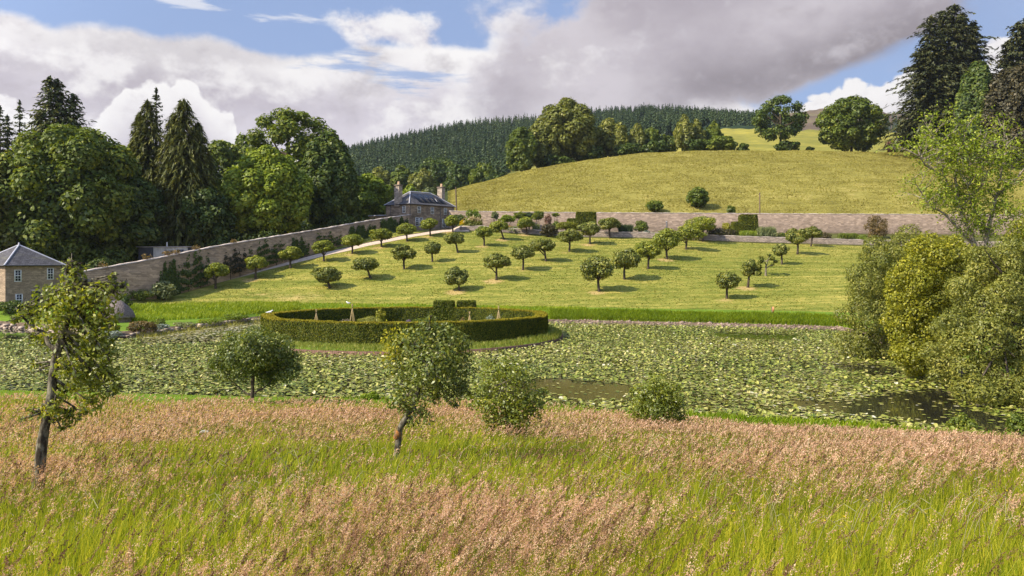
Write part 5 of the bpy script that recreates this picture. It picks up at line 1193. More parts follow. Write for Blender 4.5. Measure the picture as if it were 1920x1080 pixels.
# ---- climbers trained on the long wall
def climber(label, px0, px1, f0, f1, seed, band, n, mat=m_dark, name='wall_climber'):
    """leaf cover on the wall face between photo columns, heights f0..f1 of the wall; band = strength of the trained tiers"""
    r = rg(seed); pts = []; cols = np.array([(p[0]-960)/F for p in [(px0,), (px1,)]])
    Yw = []
    for cc in (px0, px1):
        k = (cc-960)/F; y_ = np.linspace(98, 174, 2000); x_ = np.interp(y_, LWY, LWX); Yw.append(y_[np.argmin(np.abs(x_-k*y_))])
    m = n*3; y = r.uniform(Yw[0], Yw[1], m); u = (y-Yw[0])/(Yw[1]-Yw[0]); h = r.uniform(0, 1, m)
    x = np.interp(y, LWY, LWX); top = np.interp(y, LWY, LWT); bot = ground(x+0.4, y)
    tier = 0.5+0.5*np.cos((h*4.2+0.25*np.sin(u*9+seed))*2*np.pi)
    lump = 0.5+0.5*np.sin(u*7+seed)*np.sin(u*17+seed*2+h*3)
    edge = 0.62+0.30*np.sin(u*11+seed)*np.sin(u*5.3+seed*.7)+0.14*np.sin(u*31+seed)
    keep = (h < edge+0.12*r.normal(size=m)) & (np.minimum(u, 1-u) > 0.06*r.random(m)*(1+np.sin(h*9+seed))) & (r.random(m) < np.clip((1-band) + band*(tier**1.5)*(0.45+0.8*lump), 0, 1)*np.clip(np.minimum(h/0.04, (1-h)/0.06), 0.2, 1))
    y, h, x, top, bot = (v[keep][:n] for v in (y, h, x, top, bot)); n = len(y)
    z_ = bot + (top-bot)*(f0+(f1-f0)*h); out = r.uniform(0.05, 0.42, n)*(1-0.3*h)
    c = np.stack([x+LWN[0]*out, y+LWN[1]*out, z_], 1); nn = norm(np.array([LWN[0], LWN[1], 0.35])+r.normal(size=(n, 3))*0.5)
    V, q = leaves(c, nn, 0.36*r.uniform(0.6, 1.3, n), 0.24*r.uniform(0.7, 1.2, n), r)
    y0 = float(np.mean(y)); x0 = float(np.interp(y0, LWY, LWX)); b = (x0+LWN[0]*0.2, y0+LWN[1]*0.2, float(ground(x0+0.3, y0)[0]))
    t = thing(name, label, 'climber', b, 'fruit trees trained on the long left wall')
    mk('foliage', V, q, mat, t, tone=np.clip(0.42+0.17*r.normal(size=n), 0, 1)); parts = []
    for k in range(2): 
        yy = Yw[0]+(Yw[1]-Yw[0])*(0.3+0.4*k); xx = float(np.interp(yy, LWY, LWX)); bb = float(ground(xx+0.3, yy)[0]); tt = float(np.interp(yy, LWY, LWT))
        parts.append(tube([[xx+LWN[0]*.1, yy+LWN[1]*.1, bb-.1], [xx+LWN[0]*.1, yy+LWN[1]*.1+.1, bb*.4+tt*.6-0.2]], [0.06, 0.03], 5))
    V, ps = join(parts); mk('stem', V, ps, b_dark, t)
climber('dense dark climber nearest the cottage end of the long wall', 293, 336, 0.0, 0.90, 701, 0.5, 3300)
climber('climber trained in loose tiers just beyond the dense dark one', 334, 392, 0.05, 0.98, 702, 0.97, 2300)
climber('thin brownish climber behind the second path apple tree', 418, 462, 0.15, 0.85, 703, 0.95, 1500, m_copper)
climber('climber in clear horizontal tiers at the middle of the wall', 464, 540, 0.1, 0.95, 704, 0.97, 2300)
climber('dark bushy climber right of the middle of the wall', 540, 578, 0.05, 0.85, 705, 0.8, 2200)
climber('sparse tiered climber between two bushy ones on the wall', 586, 640, 0.1, 0.85, 706, 0.97, 1300)
climber('big dark bushy climber second from the house', 652, 704, 0.0, 0.85, 707, 0.35, 5200)
climber('tallest dark climber beside the house corner', 712, 766, 0.0, 1.02, 708, 0.3, 6500)

def tuft(label, px, seed, h=0.9):
    """dried plant growing out of the wall top"""
    r = rg(seed); y_ = np.linspace(98, 174, 2000); x_ = np.interp(y_, LWY, LWX); Y = y_[np.argmin(np.abs(x_-(px-960)/F*y_))]; X = float(np.interp(Y, LWY, LWX)); b = np.array([X-0.3, Y, float(np.interp(Y, LWY, LWT))])
    t = thing('dried_plant', label, 'plant', b, 'dried rusty plants along the wall top'); n = 60; e = b + norm(r.normal(size=(n, 3))*[1, 1, 0.5]+[0, 0, 0.9])*h*r.uniform(0.4, 1, n)[:, None]
    parts = [tube(np.stack([b, b*.5+q_*.5+[0, 0, .05], q_]), [0.03, 0.02, 0.01], 4) for q_ in e[:16]]; V, ps = join(parts); mk('stem', V, ps, m_wood, t)
    V, q = leaves(e, norm(r.normal(size=(n, 3))), 0.26, 0.16, r); mk('flower_head', V, q, m_rust, t, tone=np.clip(0.6+0.2*r.normal(size=n), 0, 1))
for i, (px, lab) in enumerate(((197, 'rusty dried plant on the wall top nearest the cottage'), (279, 'rusty dried plant on the wall top left of the shed door'), (318, 'pair of rusty seed heads on the wall top in front of the shed window'),
                               (333, 'pale rusty plant on the wall top below the shed'), (372, 'small dried plant on the wall top right of the shed'), (441, 'single rusty plant on the wall top under the weeping conifers'))): tuft(lab, px, 720+i, 0.9 if i < 3 else 0.75)
# ------------------------------------------------------------------ planting along the terrace, in the bed and in the island garden
def shrub(name, label, cat, px, yt, yb, wpx, Y, mat, seed, n=1600, size=0.32, kw={}, group=None, nb=9, fr=0.38, lift=0.0, flat=0.2, stem=True):
    r = rg(seed); g = G(px, Y); zt = zz(yt, Y); zb = max(zz(yb, Y), g[2]+lift) if lift else min(zz(yb, Y), g[2]); a = wpx/2/F*Y
    zb = min(zb, zt-0.3)
    B = dome(r, [g[0], Y, (zt+zb)/2], [a, min(a, 2.2), (zt-zb)/2], nb, fr, flat, 0.05); base = [g[0], Y, g[2]]
    t = thing(name, label, cat, base, group)
    k_ = dict(shell=(0.5, 1.08), cull=0.66, tvar=0.18); k_.update(kw)
    V, q, tone = crown_leaves(B, n, size, r, **k_); mk('foliage', V, q, mat, t, tone=tone)
    if stem:
        parts = [tube([np.array(base)-[0, 0, .1], np.array(b[:3])], [0.07, 0.02], 5) for b in B[:4]]; V, ps = join(parts); mk('stem', V, ps, b_dark, t)
    return t
def blades_clump(name, label, cat, px, yt, yb, wpx, Y, mat, seed, n=500, wid=0.09, group=None, lean=0.35):
    """fountain of narrow upright leaves"""
    r = rg(seed); g = G(px, Y); zt = zz(yt, Y); H = zt-g[2]; a = wpx/2/F*Y
    t = thing(name, label, cat, g, group); b = g + np.stack([r.uniform(-a*.75, a*.75, n), r.uniform(-.8, .8, n), np.zeros(n)], 1)
    h = H*r.uniform(0.55, 1.05, n); d = np.stack([r.normal(size=n)*lean, r.normal(size=n)*lean, np.ones(n)], 1); d = norm(d)
    c = b + d*(h/2)[:, None]; V, q = leaves(c, norm(r.normal(size=(n, 3))*[1, 1, 0.2]), h, wid*r.uniform(0.7, 1.3, n), r, d)
    mk('foliage', V, q, mat, t, tone=np.clip(0.45+0.18*r.normal(size=n), 0, 1)); return t
BG = 'shrubs in the border below the pale wall'
shrub('broadleaf_shrub', 'bright green shrub right beside the house in the border', 'shrub', 888, 392, 416, 34, 176, m_lime, 801, 2600, 0.34, dict(tone0=0.34), BG)
t = shrub('pampas_grass', 'rounded grass clump with cream plumes in the border', 'plant', 888, 410, 436, 40, 168, m_olive, 802, 2200, 0.34, dict(tone0=0.34), BG)
r = rg(803); n = 150; g = G(888, 168); c = np.stack([g[0]+r.normal(size=n)*0.95, 168+r.normal(size=n)*0.4, zz(411, 168)+r.normal(size=n)*0.28], 1); V, q = leaves(c, norm(r.normal(size=(n, 3))), 0.62, 0.22, r, np.tile([0.1, 0, 1.0], (n, 1))+r.normal(size=(n, 3))*.25); mk('plume', V, q, m_plume, t, tone=r.random(n))
shrub('daisy_clump', 'yellow flowering clump left of the pampas plumes', 'plant', 868, 411, 424, 16, 169.5, m_flower, 804, 500, 0.24, {}, BG, 5)
shrub('dark_shrub', 'dark shrub in the corner between house and pale wall', 'shrub', 861, 400, 424, 26, 177, m_dark, 805, 1400, 0.34, {}, BG)
shrub('small_tree', 'small grey blue tree with open crown against the pale wall', 'tree', 928, 395, 412, 17, 176, m_blue, 806, 900, 0.28, dict(tone0=0.3), BG, 8, 0.34, 1.2)
shrub('small_tree', 'spreading lime green tree with a dark trunk in the border', 'tree', 951, 402, 420, 36, 173, m_lime, 807, 2100, 0.30, dict(tone0=0.38), BG, 11, 0.34, 1.2)
shrub('small_tree', 'flat topped green tree behind the spreading lime green one', 'tree', 974, 396, 411, 28, 177, m_green, 808, 1500, 0.3, dict(tone0=0.5), BG, 9, 0.36, 1.2)
shrub('small_tree', 'dark blue green tree between two brighter ones at the wall', 'tree', 992, 397, 411, 24, 178, m_spruce, 809, 1300, 0.3, dict(tone0=0.6), BG, 8, 0.36, 1.0)
shrub('small_tree', 'layered green tree in the border right of the dark one', 'tree', 1009, 394, 414, 26, 176, m_green, 810, 1500, 0.3, dict(tone0=0.5), BG, 10, 0.34, 1.0)
shrub('smoke_bush', 'hazy purple brown bush against the pale wall', 'shrub', 1027, 401, 423, 18, 175, m_purple, 811, 1000, 0.26, dict(tone0=0.65), BG)
shrub('small_shrub', 'small green tuft high against the pale wall', 'shrub', 1042, 398, 408, 14, 177, m_green, 812, 500, 0.26, dict(tone0=0.5), BG, 5, 0.4, 1.4)
shrub('small_shrub', 'low green cushion below the small tuft by the pale wall', 'shrub', 1042, 413, 424, 17, 172, m_green, 813, 600, 0.28, dict(tone0=0.42), BG, 5)
shrub('broadleaf_shrub', 'yellow green spreading shrub below the broad clipped yew', 'shrub', 1064, 413, 432, 44, 169, m_gold, 814, 2100, 0.3, dict(tone0=0.22), BG)
shrub('broadleaf_shrub', 'brownish round shrub growing over the low retaining wall', 'shrub', 1029, 420, 441, 32, 163.6, m_copper, 815, 2300, 0.28, dict(tone0=0.62), BG)
blades_clump('tall_grass_clump', 'upright grassy clump left of the brownish round shrub', 'plant', 1005, 419, 440, 17, 166.6, m_blue, 816, 420, 0.10, BG, 0.15)
shrub('flower_clump', 'orange and yellow flowers under the lime green tree', 'plant', 955, 422, 430, 22, 168, m_orange, 817, 260, 0.22, {}, BG, 5)
shrub('leafy_clump', 'blue green cushion of leaves spilling over the retaining wall', 'plant', 963, 424, 438, 40, 166.6, m_blue, 818, 1500, 0.26, dict(tone0=0.36), BG)
shrub('leafy_clump', 'green leaves between the pampas clump and retaining wall', 'plant', 866, 421, 436, 22, 167, m_green, 819, 900, 0.28, {}, BG)
blades_clump('reed_clump', 'dark green upright reedy clump on the retaining wall', 'plant', 1173, 419, 438, 32, 167, m_spruce, 820, 900, 0.12, BG, 0.2)
shrub('box_shrub', 'clipped looking round shrub right of the reedy clump', 'shrub', 1202, 412, 438, 27, 167.4, m_green, 821, 1900, 0.26, dict(tone0=0.36), BG)
shrub('silver_plant', 'little silvery plant at the foot of the round shrub', 'plant', 1213, 431, 438, 12, 166.6, m_silver, 822, 260, 0.22, {}, BG, 4)
shrub('dark_shrub', 'low dark shrub sprawling behind the last tree of the fourth row', 'shrub', 1350, 425, 450, 62, 167, m_copper, 823, 2400, 0.28, dict(tone0=0.45), BG)
shrub('golden_shrub', 'small golden shrub left of the tapered clipped yew', 'shrub', 1361, 414, 434, 18, 171, m_gold, 824, 1000, 0.24, dict(tone0=0.52), BG)
blades_clump('tall_grass_clump', 'pale green grassy clump in front of the tapered clipped yew', 'plant', 1402, 431, 447, 38, 167, m_lime, 825, 900, 0.10, BG, 0.2)
blades_clump('tall_grass_clump', 'blue green feathery clump right of the tapered clipped yew', 'plant', 1437, 423, 447, 38, 167.4, m_blue, 826, 1300, 0.12, BG, 0.25)
shrub('leafy_clump', 'low dark cushion left of the two trees by the retaining wall', 'plant', 1470, 435, 449, 32, 167, m_dark, 827, 1200, 0.26, dict(tone0=0.5), BG)
shrub('leafy_clump', 'low brown green cushion right of the two trees by the retaining wall', 'plant', 1545, 436, 451, 30, 167, m_copper, 828, 1200, 0.26, dict(tone0=0.7), BG)
blades_clump('tall_grass_clump', 'long even green clump left of the reddish maple', 'plant', 1590, 436, 452, 44, 167, m_green, 829, 1500, 0.12, BG, 0.15)
shrub('japanese_maple', 'reddish layered maple in front of the pale wall near the willows', 'tree', 1645, 402, 448, 50, 171, m_rust, 830, 3400, 0.26, dict(tone0=0.52), BG, 13, 0.30)
shrub('box_shrub', 'low yellow green shrub under the reddish maple', 'shrub', 1615, 440, 458, 34, 166.8, m_lime, 831, 1500, 0.26, dict(tone0=0.26), BG)
# at the foot of the left wall
PG = 'plants at the foot of the long wall'
def wallside(px, off):
    y_ = np.linspace(98, 174, 3000); x_ = np.interp(y_, LWY, LWX)+LWN[0]*off; return float(y_[np.argmin(np.abs(x_-(px-960)/F*y_))])
shrub('comfrey_clump', 'large pale green leafy clump between the wall and the path', 'plant', 306, 525, 549, 52, wallside(306, 1.5), m_blue, 840, 1700, 0.30, dict(tone0=0.55), PG)
shrub('leafy_clump', 'low dark leafy clump left of the large pale green one', 'plant', 262, 541, 555, 44, wallside(262, 1.5), m_green, 841, 1200, 0.22, dict(tone0=0.4), PG)
shrub('leafy_clump', 'dark clump at the foot of the wall beside the path end', 'plant', 232, 548, 564, 26, 103.5, m_dark, 842, 800, 0.22, {}, PG)
shrub('dark_shrub', 'dark shrub at the foot of the cottage wall', 'shrub', 18, 562, 585, 60, 98, m_dark, 843, 1600, 0.24, dict(tone0=0.5), PG)
# bed by the pond
PB = 'plants in the bed beside the pond'
def bed(name, label, px, py, yt, wpx, mat, seed, n=1100, size=0.2, **kw):
    f = hit(px, py, 78, 108); return shrub(name, label, 'plant', px, yt, py, wpx, f[1], mat, seed, n, size, kw, PB, 8)
bed('rust_tipped_plant', 'rusty topped perennials in the bed in front of the thatched hut', 262, 626, 600, 56, m_rust, 850, 1900, 0.20, tone0=0.42)
bed('leafy_clump', 'dark leafy clump at the left of the bed under the thatched hut', 205, 630, 604, 46, m_dark, 851, 1500, 0.22, tone0=0.5)
bed('silver_plant', 'silver grey plant at the front left of the bed', 212, 636, 618, 34, m_silver, 852, 700, 0.18, tone0=0.3)
bed('silver_plant', 'silver grey plant in the middle of the bed', 305, 621, 606, 28, m_silver, 853, 500, 0.18, tone0=0.3)
bed('leafy_clump', 'green leafy clump right of the rusty topped perennials', 295, 615, 598, 40, m_green, 854, 1000, 0.20, tone0=0.5)
bed('leafy_clump', 'low pale green clump along the bed edge', 345, 615, 603, 44, m_blue, 855, 1000, 0.18, tone0=0.6)
bed('leafy_clump', 'low green clump at the right end of the bed', 392, 610, 596, 50, m_lime, 856, 1200, 0.18, tone0=0.36)
bed('leafy_clump', 'rough green tussock where the bed meets the tall bank grass', 440, 602, 586, 54, m_lime, 857, 1400, 0.2, tone0=0.3)
bed('leafy_clump', 'dark leaves at the far left end of the bed', 60, 602, 585, 50, m_green, 858, 1000, 0.2, tone0=0.3)
# inside the ring hedge
IG = 'plants in the hedged island garden'
def gard(name, label, px, yt, wpx, Y, mat, seed, n=500, size=0.18, **kw):
    X = (px-960)/F*Y; r = rg(seed); zt = zz(yt, Y); a = wpx/2/F*Y; B = dome(r, [X, Y, (zt+0.4)/2], [a, min(a, 1.3), max(0.2, (zt-0.4)/2)], 7, 0.4, 0.2)
    t = thing(name, label, 'plant', [X, Y, 0.4], IG); V, q, tone = crown_leaves(B, n, size, r, shell=(0.5, 1.08), **kw); mk('foliage', V, q, mat, t, tone=tone)
    V, ps = join([tube([[X, Y, 0.35], B[k][:3]], [0.03, 0.01], 4) for k in range(4)]); mk('stem', V, ps, b_dark, t)
gard('golden_shrub', 'upright golden shrub against the back of the ring hedge', 713, 575, 22, 92.6, m_gold, 870, 1100, 0.18, tone0=0.55)
gard('leafy_clump', 'wide grey green mound in the left half of the hedged garden', 692, 592, 52, 89, m_olive, 871, 1700, 0.16, tone0=0.6)
gard('flower_clump', 'faded pink flower patch in the middle of the hedged garden', 742, 601, 26, 85, m_pinkf, 872, 420, 0.15)
gard('flower_clump', 'purple flowers right of the pink patch', 766, 597, 16, 87, m_lav, 873, 320, 0.14)
gard('leafy_clump', 'green leafy mound beside the purple flowers', 786, 595, 26, 88, m_green, 874, 800, 0.17, tone0=0.5)
gard('silver_plant', 'pale silvery plant between the two right hand wigwams', 918, 589, 20, 88, m_silver, 875, 420, 0.15)
gard('flower_clump', 'pale flowers at the foot of the tall wigwam', 648, 598, 34, 86, m_pinkf, 876, 380, 0.14)
gard('flower_clump', 'tan seed heads left of the short wigwam', 868, 594, 14, 86, m_rust, 877, 300, 0.15, tone0=0.7)

# ------------------------------------------------------------------ grass
def blade_mesh(b, h, w, lean, r, bend=0.5):
    """curved blades: base points b (n,3), heights, widths, horizontal lean vectors (n,2)"""
    n = len(b); a = r.uniform(0, np.pi, n); s = np.stack([np.cos(a), np.sin(a)*0.4, 0*a], 1)*(w/2)[:, None]
    L = np.concatenate([lean, np.zeros((n, 1))], 1)*h[:, None]; up = np.array([0, 0, 1.0])
    m1 = b + up*(h*0.5)[:, None] + L*(0.5-bend*0.25)*0.6; tp = b + up*(h*(1-0.25*np.linalg.norm(lean, axis=1)))[:, None] + L
    V = np.stack([b-s, b+s, m1+s*0.8, m1-s*0.8, tp], 1).reshape(-1, 3); i = np.arange(n)*5
    return V, [np.stack([i, i+1, i+2, i+3], 1), np.stack([i+3, i+2, i+4], 1)], tp

def both(tone): return np.concatenate([tone, tone])

m_grass = foliage('meadow_blades', (0.040, 0.080, 0.004), (0.145, 0.215, 0.010), (0.33, 0.355, 0.04), 0.48, 0.04)
m_bankgrass = foliage('bank_blades', (0.035, 0.075, 0.004), (0.095, 0.165, 0.008), (0.19, 0.255, 0.014), 0.38, 0.03)
m_seed = foliage('seed_plumes', (0.27, 0.145, 0.090), (0.55, 0.325, 0.215), (0.78, 0.56, 0.40), 0.42, 0.02, mul=1.15)
m_stem = foliage('seed_stems', (0.10, 0.10, 0.03), (0.20, 0.18, 0.06), (0.32, 0.24, 0.11), 0.3, 0.02, mul=1.0)
m_spike = foliage('foxtail_spikes', (0.06, 0.03, 0.018), (0.15, 0.078, 0.042), (0.30, 0.17, 0.09), 0.22, 0.02, mul=1.1)
m_straw = foliage('dry_stalks', (0.26, 0.22, 0.10), (0.38, 0.33, 0.17), (0.5, 0.45, 0.27), 0.3, 0.03, mul=1.0)

def project(P_): return 960+F*P_[:, 0]/np.maximum(P_[:, 1], .5), HOR-F*(P_[:, 2]-CAMZ)/np.maximum(P_[:, 1], .5)
def medge(X, Y): px = 960+F*X/YW(Y); return ROWS[4][0](px)
def vnoise(X, Y, s, seed):
    r = rg(seed); o = 0
    for k in range(5):
        a = r.uniform(0, 2*np.pi); f = s*(1.6**k)*r.uniform(0.8, 1.2); o = o + np.sin((X*math.cos(a)+Y*math.sin(a))*f + r.uniform(0, 6))*(0.72**k)
    return o/2.2
def scatter(y0, y1, dens, r, spread=0.74, extra=4.5):
    """random points of the meadow between distances y0 and y1 at dens per square metre"""
    A = (y1-y0)*(2*extra+spread*(y0+y1)); n = int(A*dens); y = np.sqrt(r.uniform(0, 1, n)*((y1+extra/spread)**2-(y0+extra/spread)**2)+(y0+extra/spread)**2)-extra/spread
    x = r.uniform(-1, 1, n)*(spread*y+extra); k = y < medge(x, y); x, y = x[k], y[k]
    return x, y, ground(x, y)
# places where the pinkish seed heads stand thick (positive) or thin (negative): centre in the photo and size, turned into ground positions
PINK = [(200, 785, 420, 36, .62), (700, 768, 380, 20, .65), (1150, 800, 330, 28, .45), (1650, 832, 420, 26, .68), (120, 880, 240, 40, .55), (780, 990, 340, 80, .75), (1050, 950, 260, 60, .5), (560, 910, 150, 25, .25), (420, 1040, 260, 40, .35), (1500, 880, 320, 40, .3), (100, 1040, 180, 40, .1),
        (720, 850, 330, 36, -.55), (1600, 990, 420, 70, -.75), (1500, 1060, 560, 40, -.6), (140, 965, 260, 40, -.45), (950, 860, 120, 30, -.2), (950, 820, 110, 16, -.4), (1250, 900, 160, 30, -.15)]
def pinkness(x, y, z):
    px, py = project(np.stack([x, y, z+0.55], 1)); o = np.full(len(x), 0.20)
    for cx, cy, rx, ry, a in PINK: o += a*np.exp(-((px-cx)/rx)**2-((py-cy)/ry)**2)
    return np.clip(o + 0.30*vnoise(x, y, 0.30, 5) + 0.34*vnoise(x, y, 1.3, 6) + 0.22*vnoise(x, y, 4.0, 61), 0, 1.2)

def meadow():
    r = rg(900); wind = np.array([0.38, -0.04])
    Bs, Hs, Ws, Ls, Ts = [], [], [], [], []
    for y0, y1, dens, wmin in ((2.2, 5, 1900, .0065), (5, 8, 1000, .008), (8, 13, 520, .011), (13, 20, 280, .016), (20, 32, 150, .024), (32, 52, 85, .036)):
        x, y, z = scatter(y0, y1, dens, r); n = len(x); hv = 0.37+0.06*vnoise(x, y, 0.6, 8)+0.05*vnoise(x, y, 2.2, 14); hn = np.clip(hv*r.uniform(0.5, 1.35, n), 0.12, 0.75)
        hn *= np.interp(y, [4, 30, 46], [1.0, 0.95, 0.75])
        Bs.append(np.stack([x, y, z-0.02], 1)); Hs.append(hn); Ws.append(wmin*r.uniform(0.7, 1.4, n)); Ls.append(wind*0.22+r.normal(size=(n, 2))*[0.20, 0.16])
        Ts.append(np.clip(0.5+0.10*vnoise(x, y, 0.45, 9)+0.26*r.normal(size=n), 0, 1))
    b, h, w, l, t = map(np.concatenate, (Bs, Hs, Ws, Ls, Ts)); V, q, _ = blade_mesh(b, h, w, l, r)
    mk('meadow_grass', V, q, m_grass, loc=(0, 0, 0), tone=both(t), kind='stuff', label='long green and yellow meadow grass filling the foreground slope', cat='grass')
    # seed heads
    SV, PV, XV = [], [], []
    for y0, y1, dens, k, wst in ((2.2, 5, 360, 90, .0022), (5, 8, 290, 50, .003), (8, 13, 190, 22, .004), (13, 20, 130, 9, .006), (20, 32, 80, 5, .009), (32, 52, 50, 4, .013)):
        x, y, z = scatter(y0, y1, dens, r); pk = pinkness(x, y, z); lone = (r.random(len(x)) < np.clip(0.085+0.10*vnoise(x, y, 0.8, 33), 0.01, .2)*np.interp(y, [14, 24], [1, 0])); keep = (r.random(len(x)) < np.clip(pk, 0, 1)**1.9*0.9+0.04) | lone; x, y, z, pk, lone = x[keep], y[keep], z[keep], pk[keep], lone[keep]; n = len(x)
        hn = np.clip(0.55+0.06*vnoise(x, y, 0.6, 8)+0.08*r.normal(size=n), 0.3, 0.8)*np.interp(y, [4, 30, 46], [1.0, 0.92, 0.75])
        l = wind + r.normal(size=(n, 2))*[0.17, 0.13]; b = np.stack([x, y, z], 1)
        V, q, tp = blade_mesh(b, hn, np.full(n, wst), l, r, 0.2); SV.append((V, q, both(np.clip(0.3+0.2*r.normal(size=n), 0, 1))))
        ax = norm(np.concatenate([l*1.6+r.normal(size=(n, 2))*0.12, np.full((n, 1), 0.85)], 1))
        spike = r.random(n) < 0.30
        spike[lone] = True
        for sel, length, rad, bag in ((~spike, 0.145, 0.0155, PV), (spike, 0.10, 0.0075, XV)):
            m = int(sel.sum())
            if not m: continue
            kk = k if bag is PV else max(2, int(k*0.7)); T = tp[sel]; A = ax[sel]; s = (np.arange(kk)+0.5)/kk; Lh = length*r.uniform(0.6, 1.4, m)
            fat = np.maximum(rad, y[sel]*0.00042); open_ = r.uniform(0.6, 1.7, m) if bag is PV else np.ones(m)
            c = T[:, None] + A[:, None]*(Lh[:, None]*(s-0.45))[..., None] + r.normal(size=(m, kk, 3))*((fat*open_)[:, None]*np.sin(np.pi*np.clip(s*0.85+0.12, .1, .97)))[..., None]
            c = c.reshape(-1, 3); AA = np.repeat(A, kk, 0); px_ = np.repeat(y[sel], kk)/796.0
            L = np.maximum(0.012 if bag is PV else 0.018, px_*2.0)*r.uniform(0.6, 1.4, m*kk); W = np.maximum(0.0045, px_*0.75)*r.uniform(0.6, 1.3, m*kk)
            V, q = leaves(c, norm(r.normal(size=(m*kk, 3))), L, W, r, AA+r.normal(size=AA.shape)*(0.55 if bag is PV else 0.12))
            bag.append((V, q, np.clip(np.repeat(0.5+0.20*r.normal(size=m), kk)+0.12*r.normal(size=m*kk), 0, 1)))
    for name, bag, mat, lab in (('seed_head_stems', SV, m_stem, 'thin stems carrying the meadow seed heads'), ('seed_heads', PV, m_seed, 'soft pinkish tan grass plumes spread over the meadow'), ('foxtail_heads', XV, m_spike, 'narrow brown foxtail spikes standing among the meadow plumes')):
        V, q = join([(a, b) for a, b, _ in bag])
        tn = [c for *_, c in bag]
        if name == 'seed_head_stems': tn = [c[:len(c)//2] for c in tn]+[c[len(c)//2:] for c in tn]
        mk(name, V, q, mat, loc=(0, 0, 0), tone=np.concatenate(tn), kind='stuff', label=lab, cat='grass')
    # pale arching dry stalks
    S_ = []
    for _ in range(420):
        px, py = r.uniform(-60, 1980), r.uniform(850, 1090)
        if r.random() > (0.9 if (px > 1150 or 380 < px < 720) else 0.35): continue
        f = hit(px, py, 2.5, 30); 
        if f[1] > 26: continue
        h = r.uniform(0.45, 0.68); a = r.normal()*0.6+ (0 if r.random() < .7 else math.pi); s = r.uniform(0.2, 0.75)*h; e = np.array([math.cos(a)*s, math.sin(a)*s*0.6, 0]); u = np.array([0, 0, h])
        p = np.stack([f, f+u*0.45+e*0.12, f+u*0.8+e*0.38, f+u*0.98+e*0.72, f+u*(0.98-0.25*s)+e]); S_.append(tube(p, np.array([1, 1, .8, .7, 1.1])*0.0023*max(1, f[1]/6), 4))
    V, ps = join(S_); mk('dry_stalks', V, ps, m_straw, loc=(0, 0, 0), tone=r.random(sum(len(p) for p in ps)), kind='stuff', label='pale dry stalks arching over the meadow grass', cat='grass')
    # buttercups
    fl = []
    for _ in range(46):
        f = hit(r.uniform(900, 1900) if r.random() < .85 else r.uniform(100, 700), r.uniform(905, 1075), 2.6, 16); fl.append(f+[0, 0, r.uniform(0.36, 0.48)])
    fl = np.array(fl); c = np.repeat(fl, 5, 0); a = np.tile(np.arange(5)*2*np.pi/5, len(fl)); d = np.stack([np.cos(a), np.sin(a), 0.5+0*a], 1)
    V, q = leaves(c+d*0.008, norm(np.stack([-np.cos(a)*.4, -np.sin(a)*.4-0.3, 1+0*a], 1)), 0.02, 0.017, r, d); mk('buttercups', V, q, m_flower, loc=(0, 0, 0), tone=r.random(len(q)), kind='stuff', label='tiny yellow buttercups scattered through the near meadow grass', cat='flowers')
meadow()

def white_flower(label, px, py, top, seed):
    r = rg(seed); tp = hit(px, py, 4, 30); tp = P(px, top, tp[1]); f = np.array([tp[0], tp[1], float(ground(tp[0], tp[1])[0])])
    t = thing('white_flower', label, 'flower', f, 'white umbels in the meadow'); V, q = tube([f, f*.5+tp*.5+[.02, 0, 0], tp], [.008, .006, .004], 5); mk('stem', V, q, m_straw, t)
    n = 90; a = r.uniform(0, 2*np.pi, n); d = np.sqrt(r.random(n))*0.12; c = tp+np.stack([d*np.cos(a), d*np.sin(a), 0.03-d*d*3], 1)
    V, q = leaves(c, norm(r.normal(size=(n, 3))*.3+[0, -.3, 1]), 0.026, 0.022, r); mk('petals', V, q, m_umbel, t, tone=r.random(n))
m_umbel = foliage('umbel_petals', (0.38, 0.38, 0.34), (0.74, 0.74, 0.70), (0.8, 0.8, 0.75), 0.3, 0.02, mul=1.0)
white_flower('white flat flower head alone in the meadow left of the leaning apple tree', 383, 838, 809, 1)
white_flower('white flower head at the right edge of the meadow below the willows', 1908, 850, 833, 2)

def tall_grass(name, label, pxa, pxb, ra, rb, dens, h, w, mat, seed, tone0=0.5, fade=None):
    """stuff grass between two terrain rows"""
    r = rg(seed); px = r.uniform(pxa, pxb, int(dens)); a, b = ROWS[ra][0](px), ROWS[rb][0](px); Y = a+(b-a)*r.random(len(px))
    if fade is not None: k = fade(px, Y, (Y-a)/(b-a), r); px, Y = px[k], Y[k]
    X = (px-960)/F*Y; n = len(X); z = ground(X, Y); hh = h*r.uniform(0.6, 1.25, n)*(1+0.25*vnoise(X, Y, 0.8, seed))
    V, q, _ = blade_mesh(np.stack([X, Y, z-.03], 1), hh, w*r.uniform(.7, 1.3, n), r.normal(size=(n, 2))*0.3+[.15, -.1], r)
    mk(name, V, q, mat, loc=(0, 0, 0), tone=both(np.clip(tone0+0.12*vnoise(X, Y, 0.7, seed+1)+0.14*r.normal(size=n), 0, 1)), kind='stuff', label=label, cat='grass')
tall_grass('bank_grass', 'bright tall grass along the far bank right of the island', 1030, 1600, 9, 10, 26000, 0.62, 0.10, m_bankgrass, 951)
tall_grass('bank_grass', 'bright tall grass above the planted bed left of the island', 225, 560, 9, 11, 17000, 0.6, 0.11, m_bankgrass, 952, 0.6, lambda px, Y, f, r: f > np.interp(px, [225, 480], [0.42, 0.15]))
tall_grass('bank_grass', 'short grass on the strip below the orchard lawn', 480, 1100, 9, 11, 12000, 0.28, 0.10, m_bankgrass, 953, 0.6)
tall_grass('mown_grass', 'short mown grass strip between meadow and pond', -150, 2050, 4, 5, 22000, 0.10, 0.05, m_bankgrass, 954, 0.62)
